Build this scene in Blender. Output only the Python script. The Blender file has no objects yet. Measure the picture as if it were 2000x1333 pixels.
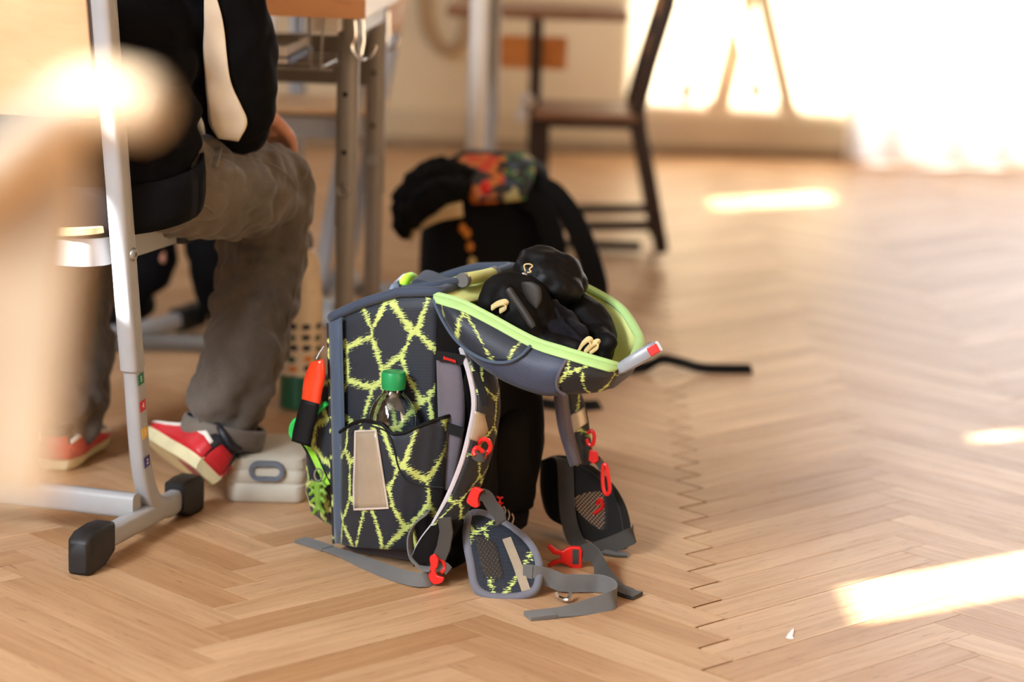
import bpy, bmesh, math, random
from mathutils import Vector, Matrix, Euler

# ------------------------------------------------------------------ camera
scene = bpy.context.scene
COL = scene.collection
F = 4722.22                                   # 85 mm lens on a 36 mm sensor, in pixels of a 2000 wide frame
PITCH, ROLL, CH = math.radians(11.2147), math.radians(1.8262), 1.0
_cp, _sp, _cr, _sr = math.cos(PITCH), math.sin(PITCH), math.cos(ROLL), math.sin(ROLL)
FWD = Vector((0, _cp, -_sp))
RGT = Vector((1, 0, 0)) * _cr + Vector((0, _sp, _cp)) * _sr
UPV = Vector((1, 0, 0)) * -_sr + Vector((0, _sp, _cp)) * _cr
CAM = Vector((0, 0, CH))
cd = bpy.data.cameras.new('camera')
cam = bpy.data.objects.new('camera', cd)
COL.objects.link(cam)
cam.matrix_world = Matrix(((RGT.x, UPV.x, -FWD.x, 0), (RGT.y, UPV.y, -FWD.y, 0), (RGT.z, UPV.z, -FWD.z, CH), (0, 0, 0, 1)))
cd.lens = 85; cd.sensor_width = 36; cd.sensor_fit = 'HORIZONTAL'
cd.clip_start = 0.05
cd.dof.use_dof = True; cd.dof.focus_distance = 3.38; cd.dof.aperture_fstop = 2.3
scene.camera = cam

# ------------------------------------------------------------------ light
scene.cycles.max_bounces = 6; scene.cycles.diffuse_bounces = 4; scene.cycles.glossy_bounces = 3; scene.cycles.transmission_bounces = 4; scene.cycles.transparent_max_bounces = 8
scene.cycles.caustics_reflective = False; scene.cycles.caustics_refractive = False
scene.cycles.use_adaptive_sampling = True; scene.cycles.adaptive_threshold = 0.03
vs = scene.view_settings
vs.view_transform = 'Standard'; vs.look = 'None'; vs.gamma = 1.0; vs.use_curve_mapping = False
vs.exposure = 0.4
world = bpy.data.worlds.new('sky'); scene.world = world
world.use_nodes = True
wb = world.node_tree.nodes['Background']
wb.inputs[0].default_value = (0.95, 0.97, 1.0, 1); wb.inputs[1].default_value = 0.12
SUN_AZ = Vector((0.83, 0.558, 0)).normalized()
SUN_EL = math.radians(30)
SUN_DIR = Vector((SUN_AZ.x * math.cos(SUN_EL), SUN_AZ.y * math.cos(SUN_EL), -math.sin(SUN_EL)))
sl = bpy.data.lights.new('sun', 'SUN'); sl.energy = 34; sl.angle = math.radians(0.5); sl.color = (1.0, 0.97, 0.93)
so = bpy.data.objects.new('sun', sl); COL.objects.link(so)
so.rotation_euler = SUN_DIR.to_track_quat('-Z', 'Y').to_euler(); so.location = (-4, -3, 5)
WALL_X = -2.6                                 # inner face of the window wall on the left
def area(name, loc, direction, sx, sy, power, color):
    l = bpy.data.lights.new(name, 'AREA'); l.shape = 'RECTANGLE'; l.size = sx; l.size_y = sy; l.energy = power; l.color = color
    o = bpy.data.objects.new(name, l); COL.objects.link(o); o.location = loc
    o.rotation_euler = Vector(direction).to_track_quat('-Z', 'Y').to_euler()
    return o
# daylight standing in the tall windows of the left wall
for wy, ww, pw in ((-1.6, 1.6, 90), (0.35, 1.3, 380), (5.2, 1.4, 45)):
    area('window_daylight', (WALL_X + 0.03, wy, 2.15), (1, 0.25 if wy < 3 else 0, -0.3), ww, 1.8, pw, (0.84, 0.92, 1.0))
# daylight outside the curtained window of the back wall
area('window_daylight', (2.35, 9.05, 1.45), (-0.05, -1, 0), 2.5, 2.8, 190, (0.95, 0.97, 1.0))

# ------------------------------------------------------------------ points from the photograph
def ray(px, py): return FWD + RGT * ((px - 1000) / F) - UPV * ((py - 666.5) / F)
def PD(px, py, y):
    d = ray(px, py); return CAM + d * (y / d.y)
def PZ(px, py, z):
    d = ray(px, py); return CAM + d * ((z - CH) / d.z)
def PP(px, py, o, n):
    d = ray(px, py); return CAM + d * ((o - CAM).dot(n) / d.dot(n))
V = Vector
rnd = random.Random(7)

# ------------------------------------------------------------------ colour and materials
def lin(c):
    c = c / 255.0
    return c / 12.92 if c <= 0.04045 else ((c + 0.055) / 1.055) ** 2.4
def rgb(r, g, b): return (lin(r), lin(g), lin(b), 1.0)
class NT:
    def __init__(s, name):
        s.m = bpy.data.materials.new(name); s.m.use_nodes = True
        s.t = s.m.node_tree; s.b = s.t.nodes['Principled BSDF']; s.out = s.t.nodes['Material Output']
    def n(s, typ, **kw):
        nd = s.t.nodes.new('ShaderNode' + typ)
        for k, v in kw.items(): setattr(nd, k, v)
        return nd
    def l(s, a, b): s.t.links.new(a, b)
    def put(s, sock, v):
        if isinstance(v, bpy.types.NodeSocket): s.l(v, sock)
        else: sock.default_value = v
    def math(s, op, a, b=0.0, c=0.0, clamp=False):
        nd = s.n('Math', operation=op); nd.use_clamp = clamp
        s.put(nd.inputs[0], a); s.put(nd.inputs[1], b)
        if len(nd.inputs) > 2: s.put(nd.inputs[2], c)
        return nd.outputs[0]
    def mix(s, f, a, b):
        nd = s.n('Mix', data_type='RGBA'); s.put(nd.inputs[0], f); s.put(nd.inputs[6], a); s.put(nd.inputs[7], b)
        return nd.outputs[2]
    def mapping(s, vec, scale=(1, 1, 1), loc=(0, 0, 0), rot=(0, 0, 0)):
        nd = s.n('Mapping'); s.l(vec, nd.inputs[0]); nd.inputs[1].default_value = loc; nd.inputs[2].default_value = rot; nd.inputs[3].default_value = scale
        return nd.outputs[0]
    def noise(s, vec, scale, detail=2.0, rough=0.5):
        nd = s.n('TexNoise'); 
        if vec is not None: s.l(vec, nd.inputs['Vector'])
        nd.inputs['Scale'].default_value = scale; nd.inputs['Detail'].default_value = detail; nd.inputs['Roughness'].default_value = rough
        return nd.outputs[0]
    def ramp(s, f, a, b):
        nd = s.n('MapRange'); s.put(nd.inputs[0], f); nd.inputs[1].default_value = a; nd.inputs[2].default_value = b
        return nd.outputs[0]
    def bump(s, h, strength, dist=0.001):
        nd = s.n('Bump'); nd.inputs['Strength'].default_value = strength; nd.inputs['Distance'].default_value = dist
        s.l(h, nd.inputs['Height']); s.l(nd.outputs[0], s.b.inputs['Normal'])
    def coord(s, which='Object'): return s.n('TexCoord').outputs[which]
def pbr(name, col, rough=0.6, metal=0.0, var=0.06, vscale=25.0, bump=0.0, bscale=400.0, sheen=0.0, coat=0.0, spec=0.5, coord='Object'):
    s = NT(name); c = s.coord(coord)
    nz = s.noise(c, vscale, 3.0)
    dark = tuple(x * (1 - var * 2) for x in col[:3]) + (1,); light = tuple(min(1, x * (1 + var * 2)) for x in col[:3]) + (1,)
    s.l(s.mix(s.ramp(nz, 0.3, 0.7), dark, light), s.b.inputs['Base Color'])
    s.b.inputs['Roughness'].default_value = rough; s.b.inputs['Metallic'].default_value = metal
    s.b.inputs['Specular IOR Level'].default_value = spec
    s.b.inputs['Sheen Weight'].default_value = sheen; s.b.inputs['Coat Weight'].default_value = coat
    if bump: s.bump(s.noise(c, bscale, 2.0), bump)
    return s.m

def make_wood(name, dark, mid, light, rough, use_uv=True, tone_amp=1.0, fleck=0.5, spec=0.5):
    s = NT(name)
    if use_uv:
        uv = s.n('UVMap').outputs[0]; oi = s.n('ObjectInfo').outputs['Random']
        at = s.n('Attribute', attribute_name='tone').outputs['Fac']
        tone = s.math('FRACT', s.math('ADD', oi, at))
        off = s.n('CombineXYZ'); s.l(s.math('MULTIPLY', oi, 37.0), off.inputs[0]); s.l(s.math('MULTIPLY', oi, 91.0), off.inputs[1])
        va = s.n('VectorMath', operation='ADD'); s.l(uv, va.inputs[0]); s.l(off.outputs[0], va.inputs[1]); vec = va.outputs[0]
    else:
        vec = s.coord('Object'); tone = s.noise(vec, 2.0)
    g1 = s.noise(s.mapping(vec, (5, 90, 30)), 1.0, 5.0, 0.62)
    g2 = s.noise(s.mapping(vec, (14, 420, 60)), 1.0, 3.0, 0.6)
    g3 = s.noise(s.mapping(vec, (2.5, 18, 9)), 1.0, 3.0)
    base = s.mix(s.ramp(tone, 0.0, 1.0), mid, light)
    base = s.mix(s.math('MULTIPLY', s.ramp(g3, 0.35, 0.75), 0.45 * tone_amp), base, dark)
    base = s.mix(s.math('MULTIPLY', s.ramp(g1, 0.42, 0.75), 0.38), base, dark)
    g4 = s.noise(s.mapping(vec, (22, 190, 60)), 1.0, 2.0, 0.5)
    fl = s.math('MULTIPLY', s.math('MAXIMUM', s.math('GREATER_THAN', g2, 0.66), s.ramp(g4, 0.66, 0.72)), fleck)
    base = s.mix(fl, base, tuple(x * 0.45 for x in dark[:3]) + (1,))
    s.l(base, s.b.inputs['Base Color'])
    s.b.inputs['Specular IOR Level'].default_value = spec
    s.l(s.math('ADD', s.math('MULTIPLY', g1, 0.22), rough - 0.1), s.b.inputs['Roughness'])
    s.bump(g2, 0.12, 0.0006)
    return s.m

M = {}
M['parquet'] = make_wood('oak_parquet', rgb(148, 102, 62), rgb(188, 144, 102), rgb(222, 184, 144), 0.42)
M['joint'] = pbr('joint_dirt', rgb(45, 33, 24), 0.9)
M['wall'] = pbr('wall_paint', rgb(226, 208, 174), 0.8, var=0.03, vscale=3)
M['dado'] = pbr('dado_paint', rgb(208, 190, 156), 0.6, var=0.03, vscale=4)
M['skirting'] = pbr('skirting', rgb(150, 128, 100), 0.5)
M['ceiling'] = pbr('ceiling_paint', rgb(186, 178, 166), 0.9)
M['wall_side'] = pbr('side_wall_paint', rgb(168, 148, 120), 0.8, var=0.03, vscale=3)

# ------------------------------------------------------------------ mesh builder
def cr(pts, n=6, closed=False):
    """Catmull-Rom through the points."""
    pts = [V(p) for p in pts]; out = []
    N = len(pts); segs = N if closed else N - 1
    for i in range(segs):
        if closed: p0, p1, p2, p3 = pts[(i - 1) % N], pts[i], pts[(i + 1) % N], pts[(i + 2) % N]
        else:
            p1, p2 = pts[i], pts[i + 1]
            p0 = pts[i - 1] if i > 0 else p1 * 2 - p2
            p3 = pts[i + 2] if i + 2 < N else p2 * 2 - p1
        for k in range(n):
            t = k / n
            out.append(0.5 * ((2 * p1) + (p2 - p0) * t + (2 * p0 - 5 * p1 + 4 * p2 - p3) * t * t + (3 * p1 - p0 - 3 * p2 + p3) * t ** 3))
    if not closed: out.append(pts[-1].copy())
    return out
def crs(vals, n=6):
    return [p.x for p in cr([(v, 0, 0) for v in vals], n)]
class MB:
    def __init__(s): s.v = []; s.f = []; s.uv = []
    def add(s, verts, faces, uvs=None):
        b = len(s.v); s.v += [V(p) for p in verts]; s.f += [tuple(i + b for i in f) for f in faces]
        s.uv += list(uvs) if uvs else [(p[0], p[2]) for p in s.v[b:]]
        return s
    def box(s, c, size, rot=None):
        c = V(c); hx, hy, hz = size[0] / 2, size[1] / 2, size[2] / 2
        ps = [V((x, y, z)) for z in (-hz, hz) for y in (-hy, hy) for x in (-hx, hx)]
        if rot is not None: ps = [rot @ p for p in ps]
        return s.add([p + c for p in ps], [(0, 2, 3, 1), (4, 5, 7, 6), (0, 1, 5, 4), (2, 6, 7, 3), (1, 3, 7, 5), (0, 4, 6, 2)])
    def frames(s, path, up=None):
        path = [V(p) for p in path]; T = []
        for i in range(len(path)):
            a = path[max(0, i - 1)]; b = path[min(len(path) - 1, i + 1)]
            t = b - a
            T.append(t.normalized() if t.length > 1e-9 else V((0, 0, 1)))
        res = []
        ref = V(up) if up is not None else (V((0, 0, 1)) if abs(T[0].z) < 0.9 else V((1, 0, 0)))
        for t in T:
            n = ref - t * ref.dot(t)
            if n.length < 1e-6: n = t.orthogonal()
            n.normalize(); b = t.cross(n)
            res.append((t, n, b))
            if up is None: ref = n
        return path, res
    def tube(s, path, r, seg=10, caps=True, up=None, squash=1.0):
        path, fr = s.frames(path, up); n = len(path)
        R = r if isinstance(r, (list, tuple)) else [r] * n
        verts = []; uvs = []; L = 0
        for i, p in enumerate(path):
            if i: L += (p - path[i - 1]).length
            t, a, b = fr[i]
            for k in range(seg):
                an = 2 * math.pi * k / seg
                verts.append(p + (a * math.cos(an) * squash + b * math.sin(an)) * R[i]); uvs.append((L, R[i] * an))
        faces = []
        for i in range(n - 1):
            for k in range(seg):
                k2 = (k + 1) % seg
                faces.append((i * seg + k, i * seg + k2, (i + 1) * seg + k2, (i + 1) * seg + k))
        if caps:
            faces.append(tuple(range(seg - 1, -1, -1))); faces.append(tuple((n - 1) * seg + k for k in range(seg)))
        return s.add(verts, faces, uvs)
    def ring(s, path, r, seg=8):
        """closed tube"""
        path = [V(p) for p in path]; n = len(path); verts = []; uvs = []
        ref = None
        for i, p in enumerate(path):
            t = (path[(i + 1) % n] - path[i - 1]).normalized()
            if ref is None: ref = V((0, 0, 1)) if abs(t.z) < 0.9 else V((1, 0, 0))
            a = (ref - t * ref.dot(t)).normalized(); ref = a; b = t.cross(a)
            for k in range(seg):
                an = 2 * math.pi * k / seg; verts.append(p + (a * math.cos(an) + b * math.sin(an)) * r); uvs.append((i * .01, an * r))
        faces = [(i * seg + k, i * seg + (k + 1) % seg, ((i + 1) % n) * seg + (k + 1) % seg, ((i + 1) % n) * seg + k) for i in range(n) for k in range(seg)]
        return s.add(verts, faces, uvs)
    def strap(s, path, wdir, width, thick, n=None):
        """flat webbing: the width runs along wdir (one vector or one per point)"""
        path = [V(p) for p in path]; N = len(path)
        W = wdir if isinstance(wdir, list) else [V(wdir)] * N
        Wd = width if isinstance(width, list) else [width] * N
        verts = []; uvs = []; L = 0
        for i, p in enumerate(path):
            if i: L += (p - path[i - 1]).length
            t = (path[min(N - 1, i + 1)] - path[max(0, i - 1)]).normalized()
            w = V(W[i]); w = (w - t * w.dot(t)).normalized(); nn = t.cross(w)
            for (a, b) in ((-1, -1), (1, -1), (1, 1), (-1, 1)):
                verts.append(p + w * (a * Wd[i] / 2) + nn * (b * thick / 2)); uvs.append((L, a * Wd[i] / 2))
        faces = []
        for i in range(N - 1):
            for k in range(4):
                k2 = (k + 1) % 4
                faces.append((i * 4 + k, i * 4 + k2, (i + 1) * 4 + k2, (i + 1) * 4 + k))
        faces.append((3, 2, 1, 0)); faces.append(tuple((N - 1) * 4 + k for k in range(4)))
        return s.add(verts, faces, uvs)
    def surf(s, rows, uvo=(0, 0), cap0=False, cap1=False):
        """open grid of points with a UV in metres"""
        rows = [[V(p) for p in r] for r in rows]; nr, nc = len(rows), len(rows[0])
        mid = rows[nr // 2]; us = [0.0]
        for j in range(1, nc): us.append(us[-1] + (mid[j] - mid[j - 1]).length)
        vv = [0.0]; mc = nc // 2
        for i in range(1, nr): vv.append(vv[-1] + (rows[i][mc] - rows[i - 1][mc]).length)
        verts = [p for r in rows for p in r]; uvs = [(us[j] + uvo[0], vv[i] + uvo[1]) for i in range(nr) for j in range(nc)]
        faces = [(i * nc + j, i * nc + j + 1, (i + 1) * nc + j + 1, (i + 1) * nc + j) for i in range(nr - 1) for j in range(nc - 1)]
        if cap0: faces.append(tuple(range(nc - 1, -1, -1)))
        if cap1: faces.append(tuple((nr - 1) * nc + j for j in range(nc)))
        return s.add(verts, faces, uvs)
    def loft(s, rings, caps=True):
        nc = len(rings[0]); nr = len(rings)
        verts = [V(p) for r in rings for p in r]
        faces = [(i * nc + j, i * nc + (j + 1) % nc, (i + 1) * nc + (j + 1) % nc, (i + 1) * nc + j) for i in range(nr - 1) for j in range(nc)]
        if caps: faces.append(tuple(range(nc - 1, -1, -1))); faces.append(tuple((nr - 1) * nc + j for j in range(nc)))
        return s.add(verts, faces)
    def prism(s, outline, ext):
        """closed 3D outline extruded by the vector ext"""
        o = [V(p) for p in outline]; n = len(o); e = V(ext)
        return s.add(o + [p + e for p in o], [tuple(range(n - 1, -1, -1)), tuple(range(n, 2 * n))] + [(i, (i + 1) % n, n + (i + 1) % n, n + i) for i in range(n)])
    def lathe(s, prof, origin, axis=(0, 0, 1), seg=24, closed=True):
        """prof: list of (radius, height)"""
        ax = V(axis).normalized(); a = ax.orthogonal().normalized(); b = ax.cross(a); o = V(origin)
        verts = [o + ax * h + (a * math.cos(2 * math.pi * k / seg) + b * math.sin(2 * math.pi * k / seg)) * r for r, h in prof for k in range(seg)]
        n = len(prof)
        faces = [(i * seg + k, i * seg + (k + 1) % seg, (i + 1) * seg + (k + 1) % seg, (i + 1) * seg + k) for i in range(n - 1) for k in range(seg)]
        if closed: faces += [tuple(range(seg - 1, -1, -1)), tuple((n - 1) * seg + k for k in range(seg))]
        uvs = [(k / seg, h) for r, h in prof for k in range(seg)]
        return s.add(verts, faces, uvs)
    def ball(s, c, r, seg=14, rot=None):
        c = V(c); r = V(r) if hasattr(r, '__len__') else V((r, r, r)); n = seg // 2
        verts = []; 
        for i in range(1, n):
            th = math.pi * i / n
            for k in range(seg):
                ph = 2 * math.pi * k / seg
                p = V((r.x * math.sin(th) * math.cos(ph), r.y * math.sin(th) * math.sin(ph), r.z * math.cos(th)))
                verts.append(c + (rot @ p if rot is not None else p))
        top = V((0, 0, r.z)); bot = V((0, 0, -r.z))
        verts += [c + (rot @ top if rot is not None else top), c + (rot @ bot if rot is not None else bot)]
        m = n - 1; faces = [(i * seg + k, (i + 1) * seg + k, (i + 1) * seg + (k + 1) % seg, i * seg + (k + 1) % seg) for i in range(m - 1) for k in range(seg)]
        faces += [(m * seg, k, (k + 1) % seg) for k in range(seg)] + [(m * seg + 1, (m - 1) * seg + (k + 1) % seg, (m - 1) * seg + k) for k in range(seg)]
        return s.add(verts, faces)
    def build(s, name, mat, parent=None, smooth=True, solid=0.0, bevel=0.0, sub=0, remesh=0.0, smoothn=0, disp=None, weld=0.0, offset=-1):
        me = bpy.data.meshes.new(name)
        org = V((0, 0, 0))
        if parent is None and s.v:
            lo = V((min(p.x for p in s.v), min(p.y for p in s.v), min(p.z for p in s.v))); hi = V((max(p.x for p in s.v), max(p.y for p in s.v), max(p.z for p in s.v)))
            org = V(((lo.x + hi.x) / 2, (lo.y + hi.y) / 2, lo.z))
        elif parent is not None:
            org = V(parent['_org']) if '_org' in parent else V((0, 0, 0))
        me.from_pydata([p - org for p in s.v], [], s.f)
        ul = me.uv_layers.new(name='UVMap')
        for lp in me.loops: ul.data[lp.index].uv = s.uv[lp.vertex_index]
        if smooth:
            me.polygons.foreach_set('use_smooth', [True] * len(me.polygons))
        me.update()
        bm = bmesh.new(); bm.from_mesh(me); bmesh.ops.recalc_face_normals(bm, faces=bm.faces); bm.to_mesh(me); bm.free()
        if smooth and not remesh and not sub:
            try: me.set_sharp_from_angle(angle=math.radians(40))
            except Exception: pass
        me.materials.append(M[mat] if isinstance(mat, str) else mat)
        o = bpy.data.objects.new(name, me); COL.objects.link(o)
        if parent is None: o.location = org
        else: o.parent = parent
        o['_org'] = tuple(org)
        if weld: m = o.modifiers.new('weld', 'WELD'); m.merge_threshold = weld
        if remesh:
            m = o.modifiers.new('remesh', 'REMESH'); m.mode = 'VOXEL'; m.voxel_size = remesh; m.use_smooth_shade = True
        if smoothn: m = o.modifiers.new('smooth', 'SMOOTH'); m.factor = 0.5; m.iterations = smoothn
        if disp:
            for (ttype, size, strength) in disp:
                tx = bpy.data.textures.new(name + '_folds', ttype)
                if ttype == 'CLOUDS': tx.noise_scale = size; tx.noise_depth = 1
                elif ttype == 'WOOD': tx.noise_scale = size; tx.wood_type = 'BANDNOISE'; tx.turbulence = 6
                m = o.modifiers.new('folds', 'DISPLACE'); m.texture = tx; m.strength = strength; m.texture_coords = 'LOCAL'; m.mid_level = 0.5
        if solid: m = o.modifiers.new('solid', 'SOLIDIFY'); m.thickness = solid; m.offset = offset
        if sub: m = o.modifiers.new('sub', 'SUBSURF'); m.levels = sub; m.render_levels = sub
        if bevel: m = o.modifiers.new('bevel', 'BEVEL'); m.width = bevel; m.segments = 2; m.limit_method = 'ANGLE'; m.angle_limit = math.radians(40)
        return o
def on_surface(o, px, py, lift=0.0):
    """the point of a finished object's surface seen at a pixel, lifted towards the lens"""
    dg = bpy.context.evaluated_depsgraph_get(); ev = o.evaluated_get(dg); mi = ev.matrix_world.inverted(); d = ray(px, py).normalized()
    ok, loc, nor, _ = ev.ray_cast(mi @ CAM, (mi.to_3x3() @ d).normalized())
    return (ev.matrix_world @ loc) - d * lift if ok else None
def tag(o, label, cat, group=None, kind=None):
    if label: o['label'] = label
    if cat: o['category'] = cat
    if group: o['group'] = group
    if kind: o['kind'] = kind
    return o
def thing(name, loc, label, cat, group=None):
    o = bpy.data.objects.new(name, None); COL.objects.link(o); o.location = V(loc); o['_org'] = tuple(V(loc)); o.empty_display_size = 0.05
    return tag(o, label, cat, group)
def copy_tree(o, parent=None):
    c = o.copy(); COL.objects.link(c); c.parent = parent
    for ch in o.children: copy_tree(ch, c)
    return c

# ------------------------------------------------------------------ the room
TH = math.radians(1.4604)
CN = V((math.cos(TH), -math.sin(TH), 0)); CA = V((math.sin(TH), math.cos(TH), 0))     # across and along the parquet columns
Z0 = V((0.25257534, 2.93414142, 0)); PW = 0.06186; PL = PW * 7.42; CS = PL / math.sqrt(2); ST = PW * math.sqrt(2)
mb = MB(); mb.box((0.5, 4.0, -0.02), (6.4, 10.4, 0.01))
floor = mb.build('floor', 'joint', smooth=False); tag(floor, 'oak herringbone parquet floor of the classroom', None, kind='structure')
_fo = V(floor['_org'])
def plank_mesh(name):
    """one oak stave lying along local X, its top face at z = 0, the edges eased"""
    L, w, e, g = PL, PW, 0.00018, 0.00045
    x0, x1, y0, y1 = g, L - g, g, w - g
    vs_ = [(x0, y0, -0.014), (x1, y0, -0.014), (x1, y1, -0.014), (x0, y1, -0.014), (x0, y0, -e), (x1, y0, -e), (x1, y1, -e), (x0, y1, -e),
           (x0 + e, y0 + e, 0), (x1 - e, y0 + e, 0), (x1 - e, y1 - e, 0), (x0 + e, y1 - e, 0)]
    fs = [(0, 1, 5, 4), (1, 2, 6, 5), (2, 3, 7, 6), (3, 0, 4, 7), (4, 5, 9, 8), (5, 6, 10, 9), (6, 7, 11, 10), (7, 4, 8, 11), (8, 9, 10, 11)]
    return vs_, fs
pv, pf = plank_mesh('plank')
pme = bpy.data.meshes.new('plank'); pme.from_pydata(pv, [], pf)
ul = pme.uv_layers.new(name='UVMap')
for lp in pme.loops: ul.data[lp.index].uv = pv[lp.vertex_index][:2]
ta = pme.attributes.new('tone', 'FLOAT', 'POINT')
pme.materials.append(M['parquet'])
cand = []
D1 = (CN + CA).normalized(); D2 = (CN - CA).normalized()
ph = 0.0
zphase = {0: 0.0}
for k in range(0, 14): zphase[k + 1] = zphase[k] + (CS / ST if k % 2 == 0 else -CS / ST)
for k in range(0, -14, -1): zphase[k - 1] = zphase[k] - (-CS / ST if (k - 1) % 2 else CS / ST)
for k in range(-10, 10):
    up = (k % 2 == 0)                      # staves of even columns run away to the right, those of odd columns away to the left
    for n in range(-40, 75):
        nn = n
        a = (zphase[k] - round(zphase[k])) + nn
        org = Z0 + CN * (k * CS) + CA * (a * ST)
        if k >= 0: org = org + CN * 0.0042
        if up: base, dx = org - CA * (ST / 2) + CN * (PW / math.sqrt(2)), D1
        else: base, dx = org, D2
        dy = V((-dx.y, dx.x, 0))
        c = base + dx * PL / 2 + dy * PW / 2
        if not (-2.6 < c.x < 3.5 and -1.0 < c.y < 8.75): continue
        d = (c - CAM); z = d.dot(FWD)
        sx, sy = 1000 + F * d.dot(RGT) / max(z, .1), 666.5 - F * d.dot(UPV) / max(z, .1)
        inview = z > 0.5 and -260 < sx < 2260 and 200 < sy < 1450
        cand.append((0 if inview else 1, c.length if inview else 99, base, dx, dy))
cand.sort(key=lambda t: (t[0], t[1]))
stuff_v, stuff_f, stuff_uv, stuff_t = [], [], [], []
for i, (iv, _, base, dx, dy) in enumerate(cand):
    h = rnd.uniform(-0.0002, 0.0002); tilt = 0
    mtx = Matrix(((dx.x, dy.x, 0, base.x), (dx.y, dy.y, 0, base.y), (0, 0, 1, h), (0, 0, 0, 1)))
    if i < 300 and iv == 0:
        o = bpy.data.objects.new('plank', pme); COL.objects.link(o); o.parent = floor
        o.matrix_local = Matrix.Translation(-_fo) @ mtx
    else:
        b = len(stuff_v); stuff_v += [(mtx @ V(p)) - _fo for p in pv]; stuff_f += [tuple(q + b for q in f) for f in pf[4:]]
        ox, oy, t = rnd.random() * 60, rnd.random() * 60, rnd.random()
        stuff_uv += [(p[0] + ox, p[1] + oy) for p in pv]; stuff_t += [t] * len(pv)
sme = bpy.data.meshes.new('far_planks'); sme.from_pydata(stuff_v, [], stuff_f)
ul = sme.uv_layers.new(name='UVMap')
for lp in sme.loops: ul.data[lp.index].uv = stuff_uv[lp.vertex_index]
at = sme.attributes.new('tone', 'FLOAT', 'POINT'); at.data.foreach_set('value', stuff_t)
sme.materials.append(M['parquet'])
so_ = bpy.data.objects.new('far_planks', sme); COL.objects.link(so_); so_.parent = floor; so_['kind'] = 'stuff'

# back wall, square to the parquet, with a window opening behind the curtain
WB = V((0.0, 8.50, 0))                     # a point on its face
def wp(t, z, off=0.0): return WB + V((1, 0.031, 0)).normalized() * t + V((-0.031, 1, 0)).normalized() * off + V((0, 0, z))
mb = MB()
def wquad(t0, t1, z0, z1, off=0.0, dep=0.14):
    mb.add([wp(t0, z0, off), wp(t1, z0, off), wp(t1, z1, off), wp(t0, z1, off), wp(t0, z0, off + dep), wp(t1, z0, off + dep), wp(t1, z1, off + dep), wp(t0, z1, off + dep)],
           [(0, 1, 2, 3), (4, 7, 6, 5), (0, 4, 5, 1), (1, 5, 6, 2), (2, 6, 7, 3), (3, 7, 4, 0)])
wquad(-2.7, 1.20, 0, 3.3); wquad(3.35, 3.7, 0, 3.3); wquad(1.20, 3.35, 0, 0.03); wquad(1.20, 3.35, 2.8, 3.3)
wall_back = mb.build('wall_back', 'wall', smooth=False); tag(wall_back, 'cream painted back wall of the classroom', None, kind='structure')
mb = MB(); wquad(-2.7, 1.22, 0.0, 0.035, -0.016, 0.016)
b = mb.build('baseboard_back', 'skirting', smooth=False); tag(b, 'narrow brown skirting at the foot of the back wall', None, kind='structure')
mb = MB(); wquad(-2.7, 1.22, 0.035, 0.135, -0.012, 0.012)
b = mb.build('trim_1', 'dado', smooth=False, bevel=0.004); tag(b, 'wide beige plinth board along the back wall', None, kind='structure')
mb = MB(); mb.box((0.5, 4.0, 3.31), (6.4, 10.4, 0.02)); b = mb.build('ceiling', 'ceiling', smooth=False); tag(b, 'white classroom ceiling', None, kind='structure')
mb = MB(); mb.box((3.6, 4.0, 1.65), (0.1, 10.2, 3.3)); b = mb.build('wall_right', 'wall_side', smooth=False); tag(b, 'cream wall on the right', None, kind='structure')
# unseen left wall with added slots (y0, y1, z0, z1) shaped to throw the sun patches
def on_wall(p):
    """where the sunbeam that reaches p crosses the left wall"""
    t = (p.x - WALL_X) / SUN_DIR.x; return p - SUN_DIR * t
OPEN = [(-0.61, -0.49, [(2.575, 2.72)]), (1.06, 1.25, [(2.15, 2.62)]), (1.905, 1.985, [(2.03, 2.095), (2.40, 2.47)]), (1.99, 2.20, [(1.77, 1.93)]), (4.985, 5.26, [(2.22, 2.50)]), (5.90, 6.50, [(2.26, 3.28)])]
mb = MB(); y0 = -1.2
def lw(y0, y1, z0, z1): mb.box((WALL_X - 0.006, (y0 + y1) / 2, (z0 + z1) / 2), (0.012, y1 - y0, z1 - z0))
for (a, b_, zs) in OPEN:
    lw(y0, a, 0, 3.3); zp_ = 0
    for (c_, d_) in zs: lw(a, b_, zp_, c_); zp_ = d_
    lw(a, b_, zp_, 3.3); y0 = b_
mb.prism([V((WALL_X, 5.90, 2.20)), V((WALL_X, 6.50, 2.20)), V((WALL_X, 6.50, 2.27)), V((WALL_X, 5.90, 2.90))], (-0.02, 0, 0))   # unseen wedge added to level the lower edge of the wall's sun patch
lw(y0, 8.7, 0, 3.3)
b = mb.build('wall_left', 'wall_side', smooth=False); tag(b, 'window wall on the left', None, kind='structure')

# the sheer curtain in front of the back window
s = NT('sheer_curtain')
s.b.inputs['Base Color'].default_value = rgb(250, 250, 250); s.b.inputs['Roughness'].default_value = 0.9
tr = s.n('BsdfTranslucent'); tr.inputs[0].default_value = rgb(252, 252, 252)
mx = s.n('MixShader'); mx.inputs[0].default_value = 0.6; s.l(s.b.outputs[0], mx.inputs[1]); s.l(tr.outputs[0], mx.inputs[2]); s.l(mx.outputs[0], s.out.inputs[0])
M['curtain'] = s.m
rows = []
for z in (0.012, 0.4, 0.9, 1.6, 2.3, 3.0):
    row = []
    for i in range(121):
        t = 1.14 + 2.25 * i / 120
        a = i * 0.62 + 0.5 * math.sin(i * 0.21)
        row.append(wp(t, z, -0.10 + (0.028 + 0.004 * z) * math.sin(a) + 0.012 * math.sin(a * 0.37)))
    rows.append(row)
mb = MB(); mb.surf(rows)
o = mb.build('curtain', 'curtain', solid=0.0008); tag(o, 'long sheer white curtain glowing in front of the back window', 'curtain')

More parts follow.
